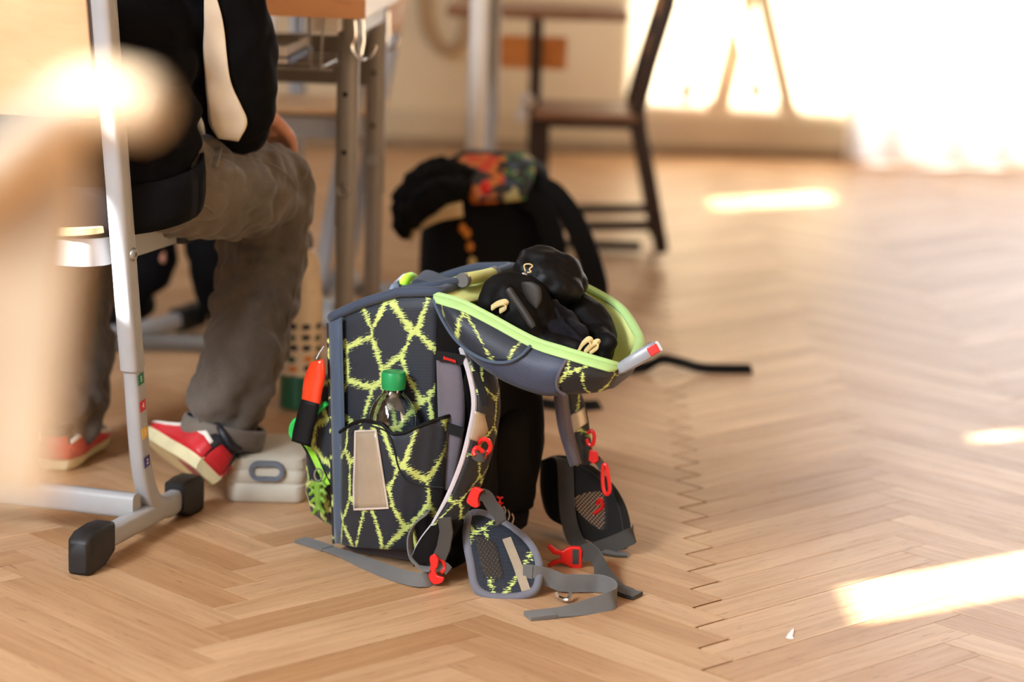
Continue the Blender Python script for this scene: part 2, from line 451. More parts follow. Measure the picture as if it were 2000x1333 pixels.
# ------------------------------------------------------------------ materials of the furniture and the boy
M['steel'] = pbr('grey_powder_coat', rgb(164, 165, 168), 0.38, var=0.02)
M['rubber'] = pbr('black_rubber', rgb(22, 20, 20), 0.55, var=0.15, vscale=60, bump=0.1, bscale=300)
M['steel_shaded'] = pbr('shaded_grey_coat', rgb(140, 136, 132), 0.36, var=0.02)  # copy of the steel grey, darkened for the shade beside the boy
M['chrome'] = pbr('chrome', rgb(215, 215, 215), 0.2, metal=1.0, var=0.02)
M['galv'] = pbr('wire', rgb(170, 168, 165), 0.35, metal=0.8, var=0.05)
M['dark_shaded_steel'] = pbr('dark_shaded_grey', rgb(96, 90, 84), 0.5)  # desk rails' grey holds the shadow under the top in its colour
M['beech'] = make_wood('beech_ply', rgb(206, 160, 116), rgb(226, 186, 142), rgb(238, 206, 166), 0.4, use_uv=False, fleck=0.08)
M['beech_edge'] = make_wood('beech_ply_edge', rgb(184, 122, 76), rgb(218, 160, 110), rgb(230, 178, 130), 0.5, use_uv=False, fleck=0.1)
M['white_lam'] = pbr('white_laminate', rgb(226, 222, 216), 0.4, var=0.02)
M['black_hole'] = pbr('hole', rgb(12, 11, 10), 0.9)
M['white_print'] = pbr('white_print', rgb(245, 245, 245), 0.5, var=0.01)
for k_, c_ in (('s5', (25, 110, 70)), ('s4', (200, 40, 48)), ('s3', (226, 178, 60)), ('s2', (62, 48, 110))): M[k_] = pbr('size_sticker_' + k_, rgb(*c_), 0.45, var=0.02)
def cloth(name, col, rough=0.85, scale=900, bump=0.25, var=0.08, sheen=0.2, vs=14, twill=None, spec=0.25):
    s = NT(name); c = s.coord('Object')
    nz = s.noise(c, vs, 4.0, 0.6)
    a = tuple(x * (1 - 2 * var) for x in col[:3]) + (1,); b = tuple(min(1, x * (1 + 2 * var)) for x in col[:3]) + (1,)
    base = s.mix(s.ramp(nz, 0.3, 0.7), a, b)
    if twill:
        fine = s.noise(s.mapping(c, (300, 300, 900), rot=(0.5, 0.3, 0)), 1.0, 2.0)
        base = s.mix(s.math('MULTIPLY', s.ramp(fine, 0.45, 0.75), twill), base, tuple(min(1, x * 1.9) for x in col[:3]) + (1,))
    s.l(base, s.b.inputs['Base Color']); s.b.inputs['Roughness'].default_value = rough; s.b.inputs['Sheen Weight'].default_value = sheen
    s.b.inputs['Specular IOR Level'].default_value = spec
    s.bump(s.noise(c, scale, 2.0), bump, 0.0008)
    return s.m
M['jacket'] = cloth('black_fleece', rgb(6, 5, 7), sheen=0.0, spec=0.12)
M['jacket_rib'] = cloth('black_ribbing', rgb(8, 8, 12), sheen=0.0, spec=0.15)
M['jacket_white'] = cloth('cream_fleece', rgb(226, 214, 194), var=0.04)
M['denim'] = cloth('grey_denim', rgb(92, 84, 76), scale=700, bump=0.35, var=0.14, vs=9, twill=0.35)
M['denim_seam'] = cloth('denim_seam', rgb(112, 103, 94), bump=0.3)
M['skin'] = pbr('skin', rgb(198, 142, 118), 0.5, var=0.06)
M['hair'] = cloth('brown_hair', rgb(70, 48, 32))
M['dark_trousers'] = cloth('dark_trousers', rgb(8, 7, 10), sheen=0.0, spec=0.12)
M['shoe_black'] = pbr('black_leather', rgb(30, 34, 42), 0.45, var=0.1)
M['shoe_red'] = pbr('red_leather', rgb(205, 40, 48), 0.42, var=0.05)
M['shoe_white'] = pbr('white_leather', rgb(238, 230, 220), 0.5, var=0.03)
M['shoe_sole'] = pbr('cream_rubber', rgb(224, 214, 170), 0.6, var=0.05)
M['shoe_pink'] = pbr('pink_rubber', rgb(170, 84, 84), 0.6, var=0.2, vscale=120)

def text_mesh(txt, size, depth=0.0002):
    cu = bpy.data.curves.new('glyph', 'FONT'); cu.body = txt; cu.size = size; cu.extrude = depth; cu.align_x = 'CENTER'; cu.align_y = 'CENTER'
    o = bpy.data.objects.new('glyph', cu); COL.objects.link(o)
    dg = bpy.context.evaluated_depsgraph_get(); me = bpy.data.meshes.new_from_object(o.evaluated_get(dg))
    bpy.data.objects.remove(o); return me
def put_text(name, txt, size, mat, parent, loc, ex, ey, depth=0.0002):
    me = text_mesh(txt, size, depth); me.materials.clear(); me.materials.append(M[mat])
    o = bpy.data.objects.new(name, me); COL.objects.link(o)
    ex = V(ex).normalized(); ey = V(ey); ey = (ey - ex * ey.dot(ex)).normalized(); ez = ex.cross(ey)
    org = V(parent['_org']); l = V(loc) - org
    o.parent = parent; o.matrix_local = Matrix(((ex.x, ey.x, ez.x, l.x), (ex.y, ey.y, ez.y, l.y), (ex.z, ey.z, ez.z, l.z), (0, 0, 0, 1)))
    o['_org'] = tuple(org); return o

# ------------------------------------------------------------------ height-adjustable pupil's chair; frame: forward, left, up
CA0 = V((-0.591, 3.272, 0)); CFD = V((0.29127, 0.95664, 0)); CLF = V((-0.95664, 0.29127, 0))
CWID = 0.37
def oval_ring(c, t, side, a, b, n=16, e=2.6):
    """superellipse cross-section: half-widths a along side, b across"""
    t = V(t).normalized(); side = V(side); side = (side - t * side.dot(t)).normalized(); w = t.cross(side); r = []
    for k in range(n):
        an = 2 * math.pi * k / n; c_, s_ = math.cos(an), math.sin(an)
        r.append(V(c) + side * (a * math.copysign(abs(c_) ** (2 / e), c_)) + w * (b * math.copysign(abs(s_) ** (2 / e), s_)))
    return r
def oval_sweep(mb, path, side, a, b, e=2.6, n=16):
    path = [V(p) for p in path]; rings = []
    for i, p in enumerate(path):
        t = path[min(len(path) - 1, i + 1)] - path[max(0, i - 1)]
        rings.append(oval_ring(p, t, side, a[i] if isinstance(a, list) else a, b[i] if isinstance(b, list) else b, n, e))
    return mb.loft(rings)
def make_chair(label, group):
    root = thing('school_chair', CA0 + CLF * (CWID / 2) + CFD * 0.15, label, 'chair', group)
    def Q(f, l, z): return CA0 + CFD * f + CLF * l + V((0, 0, z))
    for sgn, lf in ((1, 0.0), (-1, CWID)):
        ou = -CLF * sgn                          # outwards
        lower = cr([Q(0.148, lf, 0.295), Q(0.157, lf, 0.248), Q(0.170, lf, 0.161), Q(0.186, lf, 0.098), Q(0.215, lf, 0.050), Q(0.262, lf, 0.029), Q(0.30, lf, 0.030)], 5)
        mb = MB(); oval_sweep(mb, lower, CLF, 0.0125, 0.0165, 3.2); leg = mb.build('leg', 'steel', root)
        upper = [Q(0.045, lf, 0.90), Q(0.062, lf, 0.797), Q(0.092, lf, 0.619), Q(0.117, lf, 0.471), Q(0.142, lf, 0.319), Q(0.1515, lf, 0.266)]
        mb = MB(); oval_sweep(mb, cr(upper, 3), CLF, 0.0150, 0.0190, 3.2); post = mb.build('back_post', 'steel', root)
        # the size marks printed on the leg
        if sgn > 0:
            for txt, key, py in (('5', 's5', 741), ('4', 's4', 793), ('3', 's3', 846), ('2', 's2', 902)):
                c = PP(275 + (py - 741) * 0.075, py, Q(0.0, lf, 0) + ou * 0.0128, ou)
                tt = (Q(0.170, lf, 0.161) - Q(0.157, lf, 0.248)).normalized()
                e2 = -tt; e1 = e2.cross(ou).normalized()
                if e1.x < 0: e1 = -e1
                mb = MB(); mb.prism([c - e1 * .0085 - e2 * .008, c + e1 * .0085 - e2 * .008, c + e1 * .0085 + e2 * .008, c - e1 * .0085 + e2 * .008], ou * 0.0006)
                stk = mb.build('size_sticker', key, leg, smooth=False)
                put_text('number', txt, 0.012, 'white_print', stk, c + ou * 0.0009, e1, e2)
        # runner on the floor with its two rubber caps
        mb = MB(); oval_sweep(mb, [Q(0.03, lf, 0.034), Q(0.10, lf, 0.033), Q(0.20, lf, 0.032), Q(0.31, lf, 0.032)], CLF, 0.0125, 0.0165, 3.4); mb.build('runner', 'steel', root)
        for f0, f1 in ((-0.022, 0.062), (0.372, 0.295)):
            mb = MB()
            fm = f0 + (f1 - f0) * 0.25
            rings = [oval_ring(Q(f0, lf, 0.026), CFD, CLF, 0.013, 0.021, 16, 9), oval_ring(Q(f0 + (f1 - f0) * .06, lf, 0.027), CFD, CLF, 0.0165, 0.0265, 16, 9), oval_ring(Q(fm, lf, 0.030), CFD, CLF, 0.0175, 0.030, 16, 9),
                     oval_ring(Q(fm + (f1 - fm) * .55, lf, 0.032), CFD, CLF, 0.0172, 0.030, 16, 9), oval_ring(Q(f1, lf, 0.037), CFD, CLF, 0.0165, 0.0225, 16, 9)]
            mb.loft(rings); mb.build('rubber_cap', 'rubber', root)
        # bracket that holds the backrest
        t_ = (Q(0.045, lf, .90) - Q(0.092, lf, .619)).normalized()
        c0 = Q(0.062, lf, 0.79) - ou * 0.030
        nb = t_.cross(CLF).normalized()
        mb = MB(); pts = []
        for (a, bb) in ((-0.012, -0.105), (0.022, -0.105), (0.022, 0.085), (-0.005, 0.085), (-0.014, 0.07)):
            pts.append(c0 + ou * a + t_ * bb)
        mb.prism(pts, nb * 0.004); br = mb.build('bracket', 'steel', root, smooth=False, bevel=0.002)
        for bb in (0.004, -0.095):
            mb = MB(); pc = c0 - ou * 0.001 + t_ * bb
            nn = nb if nb.y < 0 else -nb
            mb.lathe([(0.0055, 0), (0.0055, 0.006), (0.003, 0.008)], pc + nn * 0.0005, nn, 14); mb.build('screw', 'chrome', br)
        # bolt through the post at the seat
        mb = MB(); mb.lathe([(0.0095, 0), (0.0095, 0.002), (0.0075, 0.0045), (0.0035, 0.005), (0.0035, 0.003)], Q(0.122, lf, 0.437) + ou * 0.0145, ou, 18); mb.build('bolt', 'galv', post)
    mb = MB(); oval_sweep(mb, [Q(0.165, -0.0, 0.055), Q(0.165, CWID / 2, 0.055), Q(0.165, CWID, 0.055)], CFD, 0.013, 0.019, 3.4); mb.build('crossbar', 'steel', root)
    # seat support: a bent steel band open to the front, and the plywood seat
    band = [Q(0.36, 0.028, 0.437), Q(0.16, 0.028, 0.437), Q(0.112, 0.040, 0.437), Q(0.095, 0.075, 0.437), Q(0.092, CWID / 2, 0.437), Q(0.095, CWID - 0.075, 0.437), Q(0.112, CWID - 0.040, 0.437), Q(0.16, CWID - 0.028, 0.437), Q(0.36, CWID - 0.028, 0.437)]
    mb = MB(); mb.strap(cr(band, 5), (0, 0, 1), 0.040, 0.003); mb.build('seat_support', 'steel', root)
    for lf in (0.028, CWID - 0.028):
        mb = MB(); mb.box(Q(0.372, lf, 0.437), (0.034, 0.034, 0.044), Matrix(((CFD.x, CLF.x, 0), (CFD.y, CLF.y, 0), (0, 0, 1)))); mb.build('end_cap', 'rubber', root, smooth=False, bevel=0.006)
    out = []
    def seat_outline(ins):
        pts = []
        f0, f1, l0, l1, rr = 0.083 + ins, 0.42 - ins, 0.024 + ins, CWID - 0.024 - ins, 0.05
        for (cf, cl, a0) in ((f0 + rr, l0 + rr, 180), (f1 - rr, l0 + rr, 270), (f1 - rr, l1 - rr, 0), (f0 + rr, l1 - rr, 90)):
            for k in range(7):
                an = math.radians(a0 + 90 * k / 6); pts.append((cf + rr * math.cos(an), cl + rr * math.sin(an)))
        return pts
    def sz(f, l): return 0.468 + 0.010 * ((l - CWID / 2) / 0.18) ** 2 - 0.016 * max(0, (f - 0.34) / 0.08) ** 2
    rings = []
    for ins, dz in ((0.002, -0.011), (0.0, -0.010), (0.0, -0.001), (0.002, 0.0), (0.05, 0.0), (0.12, 0.0)):
        rings.append([Q(f, l, sz(f, l) + dz) for f, l in seat_outline(ins)])
    mb = MB(); mb.loft(rings); mb.build('seat', 'beech', root)
    # backrest: a plywood board curved between the posts
    rows = []
    for i in range(9):
        zz = 0.632 + 0.25 * i / 8; f_base = 0.092 + (0.062 - 0.092) * (zz - 0.619) / 0.178
        rows.append([Q(f_base - 0.010 - 0.028 * (1 - ((j - 6) / 6) ** 2), 0.020 + (CWID - 0.04) * j / 12, zz) for j in range(13)])
    mb = MB(); mb.surf(rows); mb.build('backrest', 'beech', root, solid=0.011, bevel=0.003, offset=0)
    return root
chair = make_chair('grey steel pupil chair with numbered stickers on its leg, boy sitting on it', 'adjustable pupil chairs')

# ------------------------------------------------------------------ the boy
def bal(mb, path, radii, seg=14, n=5):
    """limb: swept rings with rounded ends, later fused by a voxel remesh"""
    P_ = cr(path, n); R_ = crs(radii, n)
    mb.tube(P_, R_, seg); mb.ball(P_[0], R_[0] * 0.98, seg); mb.ball(P_[-1], R_[-1] * 0.98, seg)
CQ = lambda f, l, z: CA0 + CFD * f + CLF * l + V((0, 0, z))
boy = thing('person', CQ(0.28, 0.12, 0.47), 'seated child in black jacket with cream sleeve stripe and grey jeans', 'person')
# body: neck, head and hands in one skin mesh with the arms that the clothes hide
mb = MB()
head = CQ(0.36, 0.11, 1.20)
bal(mb, [CQ(0.30, 0.11, 0.70), CQ(0.29, 0.11, 0.95), CQ(0.31, 0.11, 1.06), CQ(0.335, 0.11, 1.12)], [0.06, 0.07, 0.042, 0.042])
mb.ball(head, (0.078, 0.092, 0.112), 18); mb.ball(head + CFD * 0.092 + V((0, 0, -0.01)), 0.014); mb.ball(head + CLF * 0.078, (0.012, 0.02, 0.03)); mb.ball(head - CLF * 0.078, (0.012, 0.02, 0.03))
mb.ball(head + CFD * 0.05 + V((0, 0, -0.075)), (0.04, 0.04, 0.03))
hand0 = PD(512, 222, 3.86)
arm = [CQ(0.31, -0.03, 0.97), PD(452, 60, 3.62), PD(466, 235, 3.68), PD(490, 230, 3.80), hand0]
bal(mb, arm, [0.032, 0.033, 0.031, 0.026, 0.022])
hd = (V((0.30, 0.55, -0.60))).normalized(); hs = V((0.85, -0.42, -0.2)); hs = (hs - hd * hs.dot(hd)).normalized(); hn = hd.cross(hs)
if hn.z < 0: hn = -hn
mb.ball(hand0 + hd * 0.030, (0.02, 0.02, 0.02)); 
for k, (a, ln) in enumerate(((-0.026, 0.040), (-0.009, 0.046), (0.008, 0.048), (0.025, 0.042))):
    k0 = hand0 + hd * 0.012 + hs * a * 0.8; k1 = hand0 + hd * 0.055 + hs * a + hn * 0.004
    bal(mb, [k0, k1, k1 + hd * ln * 0.45 + V((0, 0, -ln * 0.35)), k1 + hd * ln * 0.55 + V((0, 0, -ln * 0.95))], [0.012, 0.0105, 0.009, 0.0075], 8, 4)
bal(mb, [hand0 - hs * 0.02, hand0 + hd * 0.02 - hs * 0.045, hand0 + hd * 0.045 - hs * 0.05 + V((0, 0, -0.02))], [0.012, 0.0105, 0.008], 8, 4)
lhand = CQ(0.72, 0.30, 0.60)
bal(mb, [CQ(0.31, 0.25, 0.97), CQ(0.33, 0.30, 0.78), CQ(0.42, 0.32, 0.64), CQ(0.60, 0.31, 0.62), lhand], [0.032, 0.033, 0.031, 0.026, 0.024])
for a in (-0.028, -0.009, 0.010, 0.028):
    bal(mb, [lhand + CLF * a * 0.8, lhand + CFD * 0.05 + CLF * a, lhand + CFD * 0.095 + CLF * a + V((0, 0, -0.012))], [0.011, 0.010, 0.0075], 8, 4)
bal(mb, [lhand - CLF * 0.02, lhand + CFD * 0.035 - CLF * 0.045], [0.011, 0.008], 8, 4)
mb.build('body', 'skin', boy, remesh=0.0045, smoothn=3)
mb = MB(); mb.ball(head + V((0, 0, 0.025)) - CFD * 0.012, (0.088, 0.095, 0.108), 18); mb.build('hair', 'hair', boy, remesh=0.008, smoothn=2, disp=[('CLOUDS', 0.02, 0.012)])
# jeans
mb = MB()
pel = CQ(0.27, 0.12, 0.525)
mb.ball(pel, (0.155, 0.125, 0.085), 20, Matrix.Rotation(math.atan2(CFD.y, CFD.x) - math.pi / 2, 3, 'Z'))
mb.ball(CQ(0.235, 0.05, 0.535), (0.088, 0.088, 0.08), 16); mb.ball(CQ(0.235, 0.20, 0.535), (0.088, 0.088, 0.08), 16)
bal(mb, [CQ(0.27, 0.045, 0.540), PD(398, 372, 3.64), PD(470, 366, 3.75), PD(530, 366, 3.84)], [0.088, 0.080, 0.076, 0.068], 18)
bal(mb, [PD(530, 366, 3.84), PD(516, 455, 3.84), PD(500, 560, 3.80), PD(478, 680, 3.75), PD(446, 780, 3.72), PD(440, 812, 3.715)], [0.068, 0.069, 0.070, 0.069, 0.064, 0.054], 18)
bal(mb, [CQ(0.27, 0.20, 0.540), CQ(0.42, 0.27, 0.545), CQ(0.56, 0.33, 0.535), CQ(0.63, 0.35, 0.53)], [0.088, 0.080, 0.074, 0.066], 18)
bal(mb, [CQ(0.63, 0.35, 0.53), CQ(0.645, 0.345, 0.40), CQ(0.60, 0.325, 0.25), CQ(0.56, 0.315, 0.13), CQ(0.545, 0.315, 0.085)], [0.066, 0.066, 0.066, 0.064, 0.060], 18)
jeans = mb.build('jeans', 'denim', boy, remesh=0.0055, smoothn=4, disp=[('WOOD', 0.05, 0.010), ('CLOUDS', 0.035, 0.016)])
# hem of the right leg, pocket seam and belt loop
hem = []
hc = PD(437, 838, 3.712); ht = (PD(432, 860, 3.71) - PD(445, 800, 3.715)).normalized()
ha = ht.cross(V((0, 1, 0))).normalized(); hb = ht.cross(ha)
for k in range(28):
    an = 2 * math.pi * k / 28; hem.append((ha * math.cos(an) * 0.066 + hb * math.sin(an) * 0.058) * (1 + 0.025 * math.sin(an * 4 + 1)))
rows = [[hc + ht * h + p * s_ for p in hem + [hem[0]]] for h, s_ in ((-0.012, 0.96), (-0.004, 1.0), (0.010, 1.01), (0.022, 0.98))]
mb = MB(); mb.surf(rows); mb.build('trouser_hem', 'denim_seam', jeans, solid=0.004)
# jacket: torso and both sleeves
mb = MB()
rotz = Matrix.Rotation(math.atan2(CFD.y, CFD.x) - math.pi / 2, 3, 'Z')
for z, a, b_, f in ((0.53, 0.170, 0.138, 0.240), (0.58, 0.170, 0.138, 0.245), (0.63, 0.166, 0.134, 0.255), (0.69, 0.158, 0.124, 0.268), (0.75, 0.148, 0.115, 0.28), (0.84, 0.150, 0.110, 0.295), (0.93, 0.150, 0.100, 0.305), (1.0, 0.115, 0.08, 0.315)):
    mb.ball(CQ(f, 0.115, z), (a, b_, 0.075), 20, rotz)
mb.ball(CQ(0.315, 0.11, 1.04), (0.06, 0.06, 0.05), 14)
bal(mb, [CQ(0.30, 0.0, 0.965), PD(436, 20, 3.60), PD(450, 120, 3.615), PD(462, 210, 3.64), PD(466, 243, 3.655)], [0.062, 0.064, 0.068, 0.060, 0.050], 18)
bal(mb, [PD(466, 240, 3.655), PD(474, 242, 3.72), PD(490, 238, 3.80)], [0.050, 0.044, 0.032], 16)
bal(mb, [CQ(0.30, 0.23, 0.965), CQ(0.32, 0.30, 0.80), CQ(0.40, 0.325, 0.66), CQ(0.52, 0.32, 0.635), CQ(0.66, 0.31, 0.625)], [0.062, 0.062, 0.056, 0.048, 0.036], 18)
jacket = mb.build('jacket', 'jacket', boy, remesh=0.0055, smoothn=5, disp=[('CLOUDS', 0.06, 0.018)])
# ribbed hem band, tipped with the child's lean
rows = []
for h, s_ in ((0.452, 0.985), (0.470, 1.0), (0.500, 1.0), (0.522, 0.985)):
    row = []
    for k in range(41):
        an = 2 * math.pi * k / 40
        p = rotz @ V((math.cos(an) * 0.171 * s_, math.sin(an) * 0.139 * s_, 0))
        row.append(CQ(0.240, 0.115, h + 0.008 + 0.018 * max(0, p.dot(CFD)) / 0.12 + (0.035 * max(0, -p.dot(CLF)) / 0.15) * (0.5 + 0.5 * p.dot(CFD) / 0.12)) + p)
    rows.append(row)
mb = MB(); mb.surf(rows); mb.build('hem_band', 'jacket_rib', jacket, solid=0.006, offset=1)
bpy.context.view_layer.update()
# cream panel down the outside of the sleeve, lying on it
lft = [(398, -14), (400, 40), (398, 100), (402, 160), (406, 205), (410, 240), (428, 268)]
rgt = [(421, -14), (436, 40), (443, 100), (452, 160), (472, 205), (484, 238), (466, 274)]
rows = []; last = 3.55
for (l_, r_) in zip(cr([(a, b_, 0) for a, b_ in lft], 5), cr([(a, b_, 0) for a, b_ in rgt], 5)):
    row = []
    for j in range(10):
        t = j / 9; px, py = l_.x + (r_.x - l_.x) * t, l_.y + (r_.y - l_.y) * t
        q = on_surface(jacket, px, py, 0.0)
        if q is not None and q.y < 3.62: last = q.y
        row.append(PD(px, py, last - 0.003))
    rows.append(row)
mb = MB(); mb.surf(rows); mb.build('sleeve_panel', 'jacket_white', jacket, solid=0.004, smoothn=2)
# seams that lie on the cloth
bpy.context.view_layer.update()
def on_path(o, pts, lift, n=6):
    out = []
    for p in cr([(a, b_, 0) for a, b_ in pts], n):
        q = on_surface(o, p.x, p.y, lift)
        if q is not None: out.append(q)
    return out
for pts in ([(430, 300), (470, 306), (520, 318), (556, 338), (580, 372)], [(385, 392), (404, 404), (420, 418)], [(604, 400), (596, 470), (580, 560), (556, 660)]):
    q = on_path(jeans, pts, 0.001)
    if len(q) > 3:
        mb = MB(); mb.tube(q, 0.0016, 6); mb.build('seam', 'denim_seam', jeans)
q = on_path(jeans, [(428, 290), (424, 306), (418, 326)], 0.003)
if len(q) > 3:
    mb = MB(); mb.strap(q, (0.9, -0.3, 0.2), 0.010, 0.004); mb.build('belt_loop', 'denim_seam', jeans)
# trainers
def make_shoe(parent, toe, heel, up, mats=('shoe_black', 'shoe_red', 'shoe_white', 'shoe_sole')):
    toe = V(toe); heel = V(heel); ax = (toe - heel); L = ax.length; ax.normalize(); up = V(up); up = (up - ax * up.dot(ax)).normalized(); sd = ax.cross(up)
    def S(x, y, z): return heel + ax * (x * L) + sd * y + up * z
    wid = [(0.0, 0.022), (0.06, 0.032), (0.2, 0.037), (0.45, 0.036), (0.68, 0.044), (0.85, 0.040), (0.96, 0.024), (1.0, 0.010)]
    def w(x):
        for (a, b_), (c, d) in zip(wid, wid[1:]):
            if a <= x <= c: return b_ + (d - b_) * (x - a) / (c - a)
        return 0.01
    xs = [0, .03, .08, .15, .25, .4, .55, .7, .82, .91, .97, 1.0]
    def rim(z, gr=0.0): return [S(x, w(x) + gr, z) for x in xs] + [S(x, -w(x) - gr, z) for x in reversed(xs)]
    sh = bpy.data.objects.new('shoe', None); COL.objects.link(sh); sh.parent = parent; sh['_org'] = parent['_org']
    mb = MB(); mb.loft([rim(0.0, -0.003), rim(0.006, 0.001), rim(0.018, 0.003), rim(0.022, 0.0)]); mb.build('sole', mats[3], sh)
    mb = MB(); pts = [S(x, w(x) * 0.6, -0.0012) for x in (0.06, .15, .3)] + [S(x, -w(x) * 0.6, -0.0012) for x in (.3, .15, .06)]
    mb.prism(pts, up * 0.002); mb.build('tread', 'shoe_pink', sh)
    prof = [(0.0, .058), (.05, .074), (.15, .080), (.3, .080), (.42, .076), (.55, .062), (.7, .048), (.85, .040), (.95, .032), (1.0, .024)]
    def ht_(x):
        for (a, b_), (c, d) in zip(prof, prof[1:]):
            if a <= x <= c: return b_ + (d - b_) * (x - a) / (c - a)
        return .02
    rings = []
    for x in xs:
        h = ht_(x); ww = w(x); ring = []
        for k in range(13):
            an = math.pi * k / 12; c_, s_ = math.cos(an), math.sin(an)
            ring.append(S(x, ww * math.copysign(abs(c_) ** 0.6, c_), 0.018 + (h - 0.018) * abs(s_) ** 0.75))
        rings.append(ring)
    mb = MB(); mb.surf(rings); mb.build('upper', mats[0], sh, solid=0.003)
    def patch(name, mat, x0, x1, k0, k1, off):
        for sg in (1, -1):
            m_ = MB(); rows = []
            for i in range(9):
                x = x0 + (x1 - x0) * i / 8; h = ht_(x); ww = w(x) + off; row = []
                a0, a1 = (k0(x), k1(x))
                for j in range(6):
                    an = a0 + (a1 - a0) * j / 5; c_, s_ = math.cos(an), math.sin(an)
                    row.append(S(x, sg * ww * abs(c_) ** 0.6, 0.018 + (h + off - 0.018) * abs(s_) ** 0.75))
                rows.append(row)
            m_.surf(rows); m_.build(name, mat, sh, solid=0.002)
    patch('side_panel', mats[1], 0.0, 0.80, lambda x: 0.0, lambda x: 0.44 - 0.30 * x + 0.10 * math.exp(-((x - 0.42) / 0.12) ** 2), 0.0025)
    patch('side_stripe', mats[2], 0.02, 0.82, lambda x: 0.42 - 0.30 * x + 0.10 * math.exp(-((x - 0.42) / 0.12) ** 2), lambda x: 0.58 - 0.34 * x + 0.12 * math.exp(-((x - 0.42) / 0.12) ** 2), 0.0035)
    rows = []
    for i in range(9):
        an = -math.pi / 2 + math.pi * i / 8
        rows.append([S(0.0 + 0.035 * (1 - math.cos(an)) - 0.012 , math.sin(an) * (0.030 - 0.004 * j), 0.018 + j * 0.0125) for j in range(4)])
    mb = MB(); mb.surf(rows); mb.build('heel_back', mats[1], sh, solid=0.004)
    mb = MB(); mb.ring(cr([S(0.0, 0, .064), S(.06, .024, .072), S(.2, .028, .076), S(.34, .022, .074), S(.40, 0, .074), S(.34, -.022, .074), S(.2, -.028, .076), S(.06, -.024, .072)], 4, True), 0.006, 8); mb.build('collar', mats[0], sh)
    return sh
make_shoe(boy, PD(292, 872, 3.80), PD(398, 932, 3.625), V((0.62, 0.42, 0.72)))
make_shoe(boy, CQ(0.70, 0.345, 0.004), CQ(0.485, 0.305, 0.004), V((0, 0, 1)))

# ------------------------------------------------------------------ the desk in front of the boy
DC = PZ(715, 38, 0.735)                       # near right corner of the top, lower edge
DX = V((-0.9985, 0.05, 0)).normalized(); DY = V((0.05, 0.9985, 0)).normalized()
desk = thing('school_desk', DC + DX * 0.35 + DY * 0.3 - V((0, 0, 0.735)), 'pupil desk with wooden top and grey tubular legs beside the boy', 'desk')
def DQ(a, b_, z): return V((DC.x, DC.y, 0)) + DX * a + DY * b_ + V((0, 0, z))
RD = Matrix(((DX.x, DY.x, 0), (DX.y, DY.y, 0), (0, 0, 1)))
mb = MB(); mb.box(DQ(0.66, 0.30, 0.752), (1.316, 0.596, 0.034), RD); top = mb.build('desk_top', 'white_lam', desk, smooth=False, bevel=0.003)
mb = MB(); mb.box(DQ(0.66, -0.0015, 0.752), (1.318, 0.004, 0.033), RD); mb.build('front_edge', 'beech_edge', top, smooth=False)
legpos = [(PD(682, 40, 4.16), PD(674, 570, 4.16), 0.0185), (PD(737, 40, 4.60), PD(729, 560, 4.60), 0.0185)]
for i, (p1, p2, r_) in enumerate(legpos):
    for dx_ in (0.0, 1.20):
        b_ = V((p1.x, p1.y, 0)) + DX * dx_; t_ = b_ + V((0, 0, 0.735)); m_ = b_ + V((0, 0, 0.40)) 
        mb = MB(); mb.tube([b_ + V((0, 0, 0.02)), m_], 0.0165, 18); lg = mb.build('leg', 'steel_shaded', desk)
        mb = MB(); mb.tube([m_ - V((0, 0, 0.03)), t_], 0.0195, 18); mb.build('leg_sleeve', 'steel_shaded', lg)
        mb = MB(); mb.lathe([(0.020, 0), (0.021, 0.012), (0.018, 0.025)], b_ , (0, 0, 1), 16); mb.build('foot', 'rubber', lg)
        tc = (CAM - m_); tc.z = 0; tc.normalize(); tc = (tc + V((-0.25, 0, 0))).normalized()
        for zz in (0.50, 0.60):
            mb = MB(); mb.lathe([(0.0046, 0), (0.0046, 0.001)], m_ + V((0, 0, zz - 0.40)) + tc * 0.0190, tc, 12); mb.build('hole', 'black_hole', lg, smooth=False)
        mb = MB(); mb.lathe([(0.0115, 0), (0.0115, 0.006), (0.0095, 0.0085), (0.005, 0.009), (0.0045, 0.004)], m_ + V((0, 0, 0.035)) + tc * 0.0185, tc, 16); mb.build('bolt', 'galv', lg)
lp = [V((p[0].x, p[0].y, 0)) for p in legpos]
mb = MB(); mb.box(lp[1] + DX * 0.60 + V((0, 0, 0.645)), (1.19, 0.02, 0.045), RD); mb.build('back_rail', 'dark_shaded_steel', desk, smooth=False, bevel=0.002)
mb = MB(); mb.box(lp[1] + DX * 0.60 + V((0, 0, 0.600)), (1.19, 0.028, 0.050), RD); mb.build('modesty_rail', 'dark_shaded_steel', desk, smooth=False, bevel=0.002)
for dx_ in (0.0, 1.20):
    mb = MB(); mb.box((lp[0] + lp[1]) / 2 + DX * dx_ + V((0, 0, 0.715)), (0.03, 0.42, 0.035), RD); mb.build('side_rail', 'steel', desk, smooth=False, bevel=0.002)
mb = MB(); a_ = PD(640, 50, 4.14); mb.box(V((a_.x, a_.y, 0.7215)), (0.052, 0.10, 0.026), RD); mb.build('clamp_block', 'white_lam', desk, smooth=False, bevel=0.003)
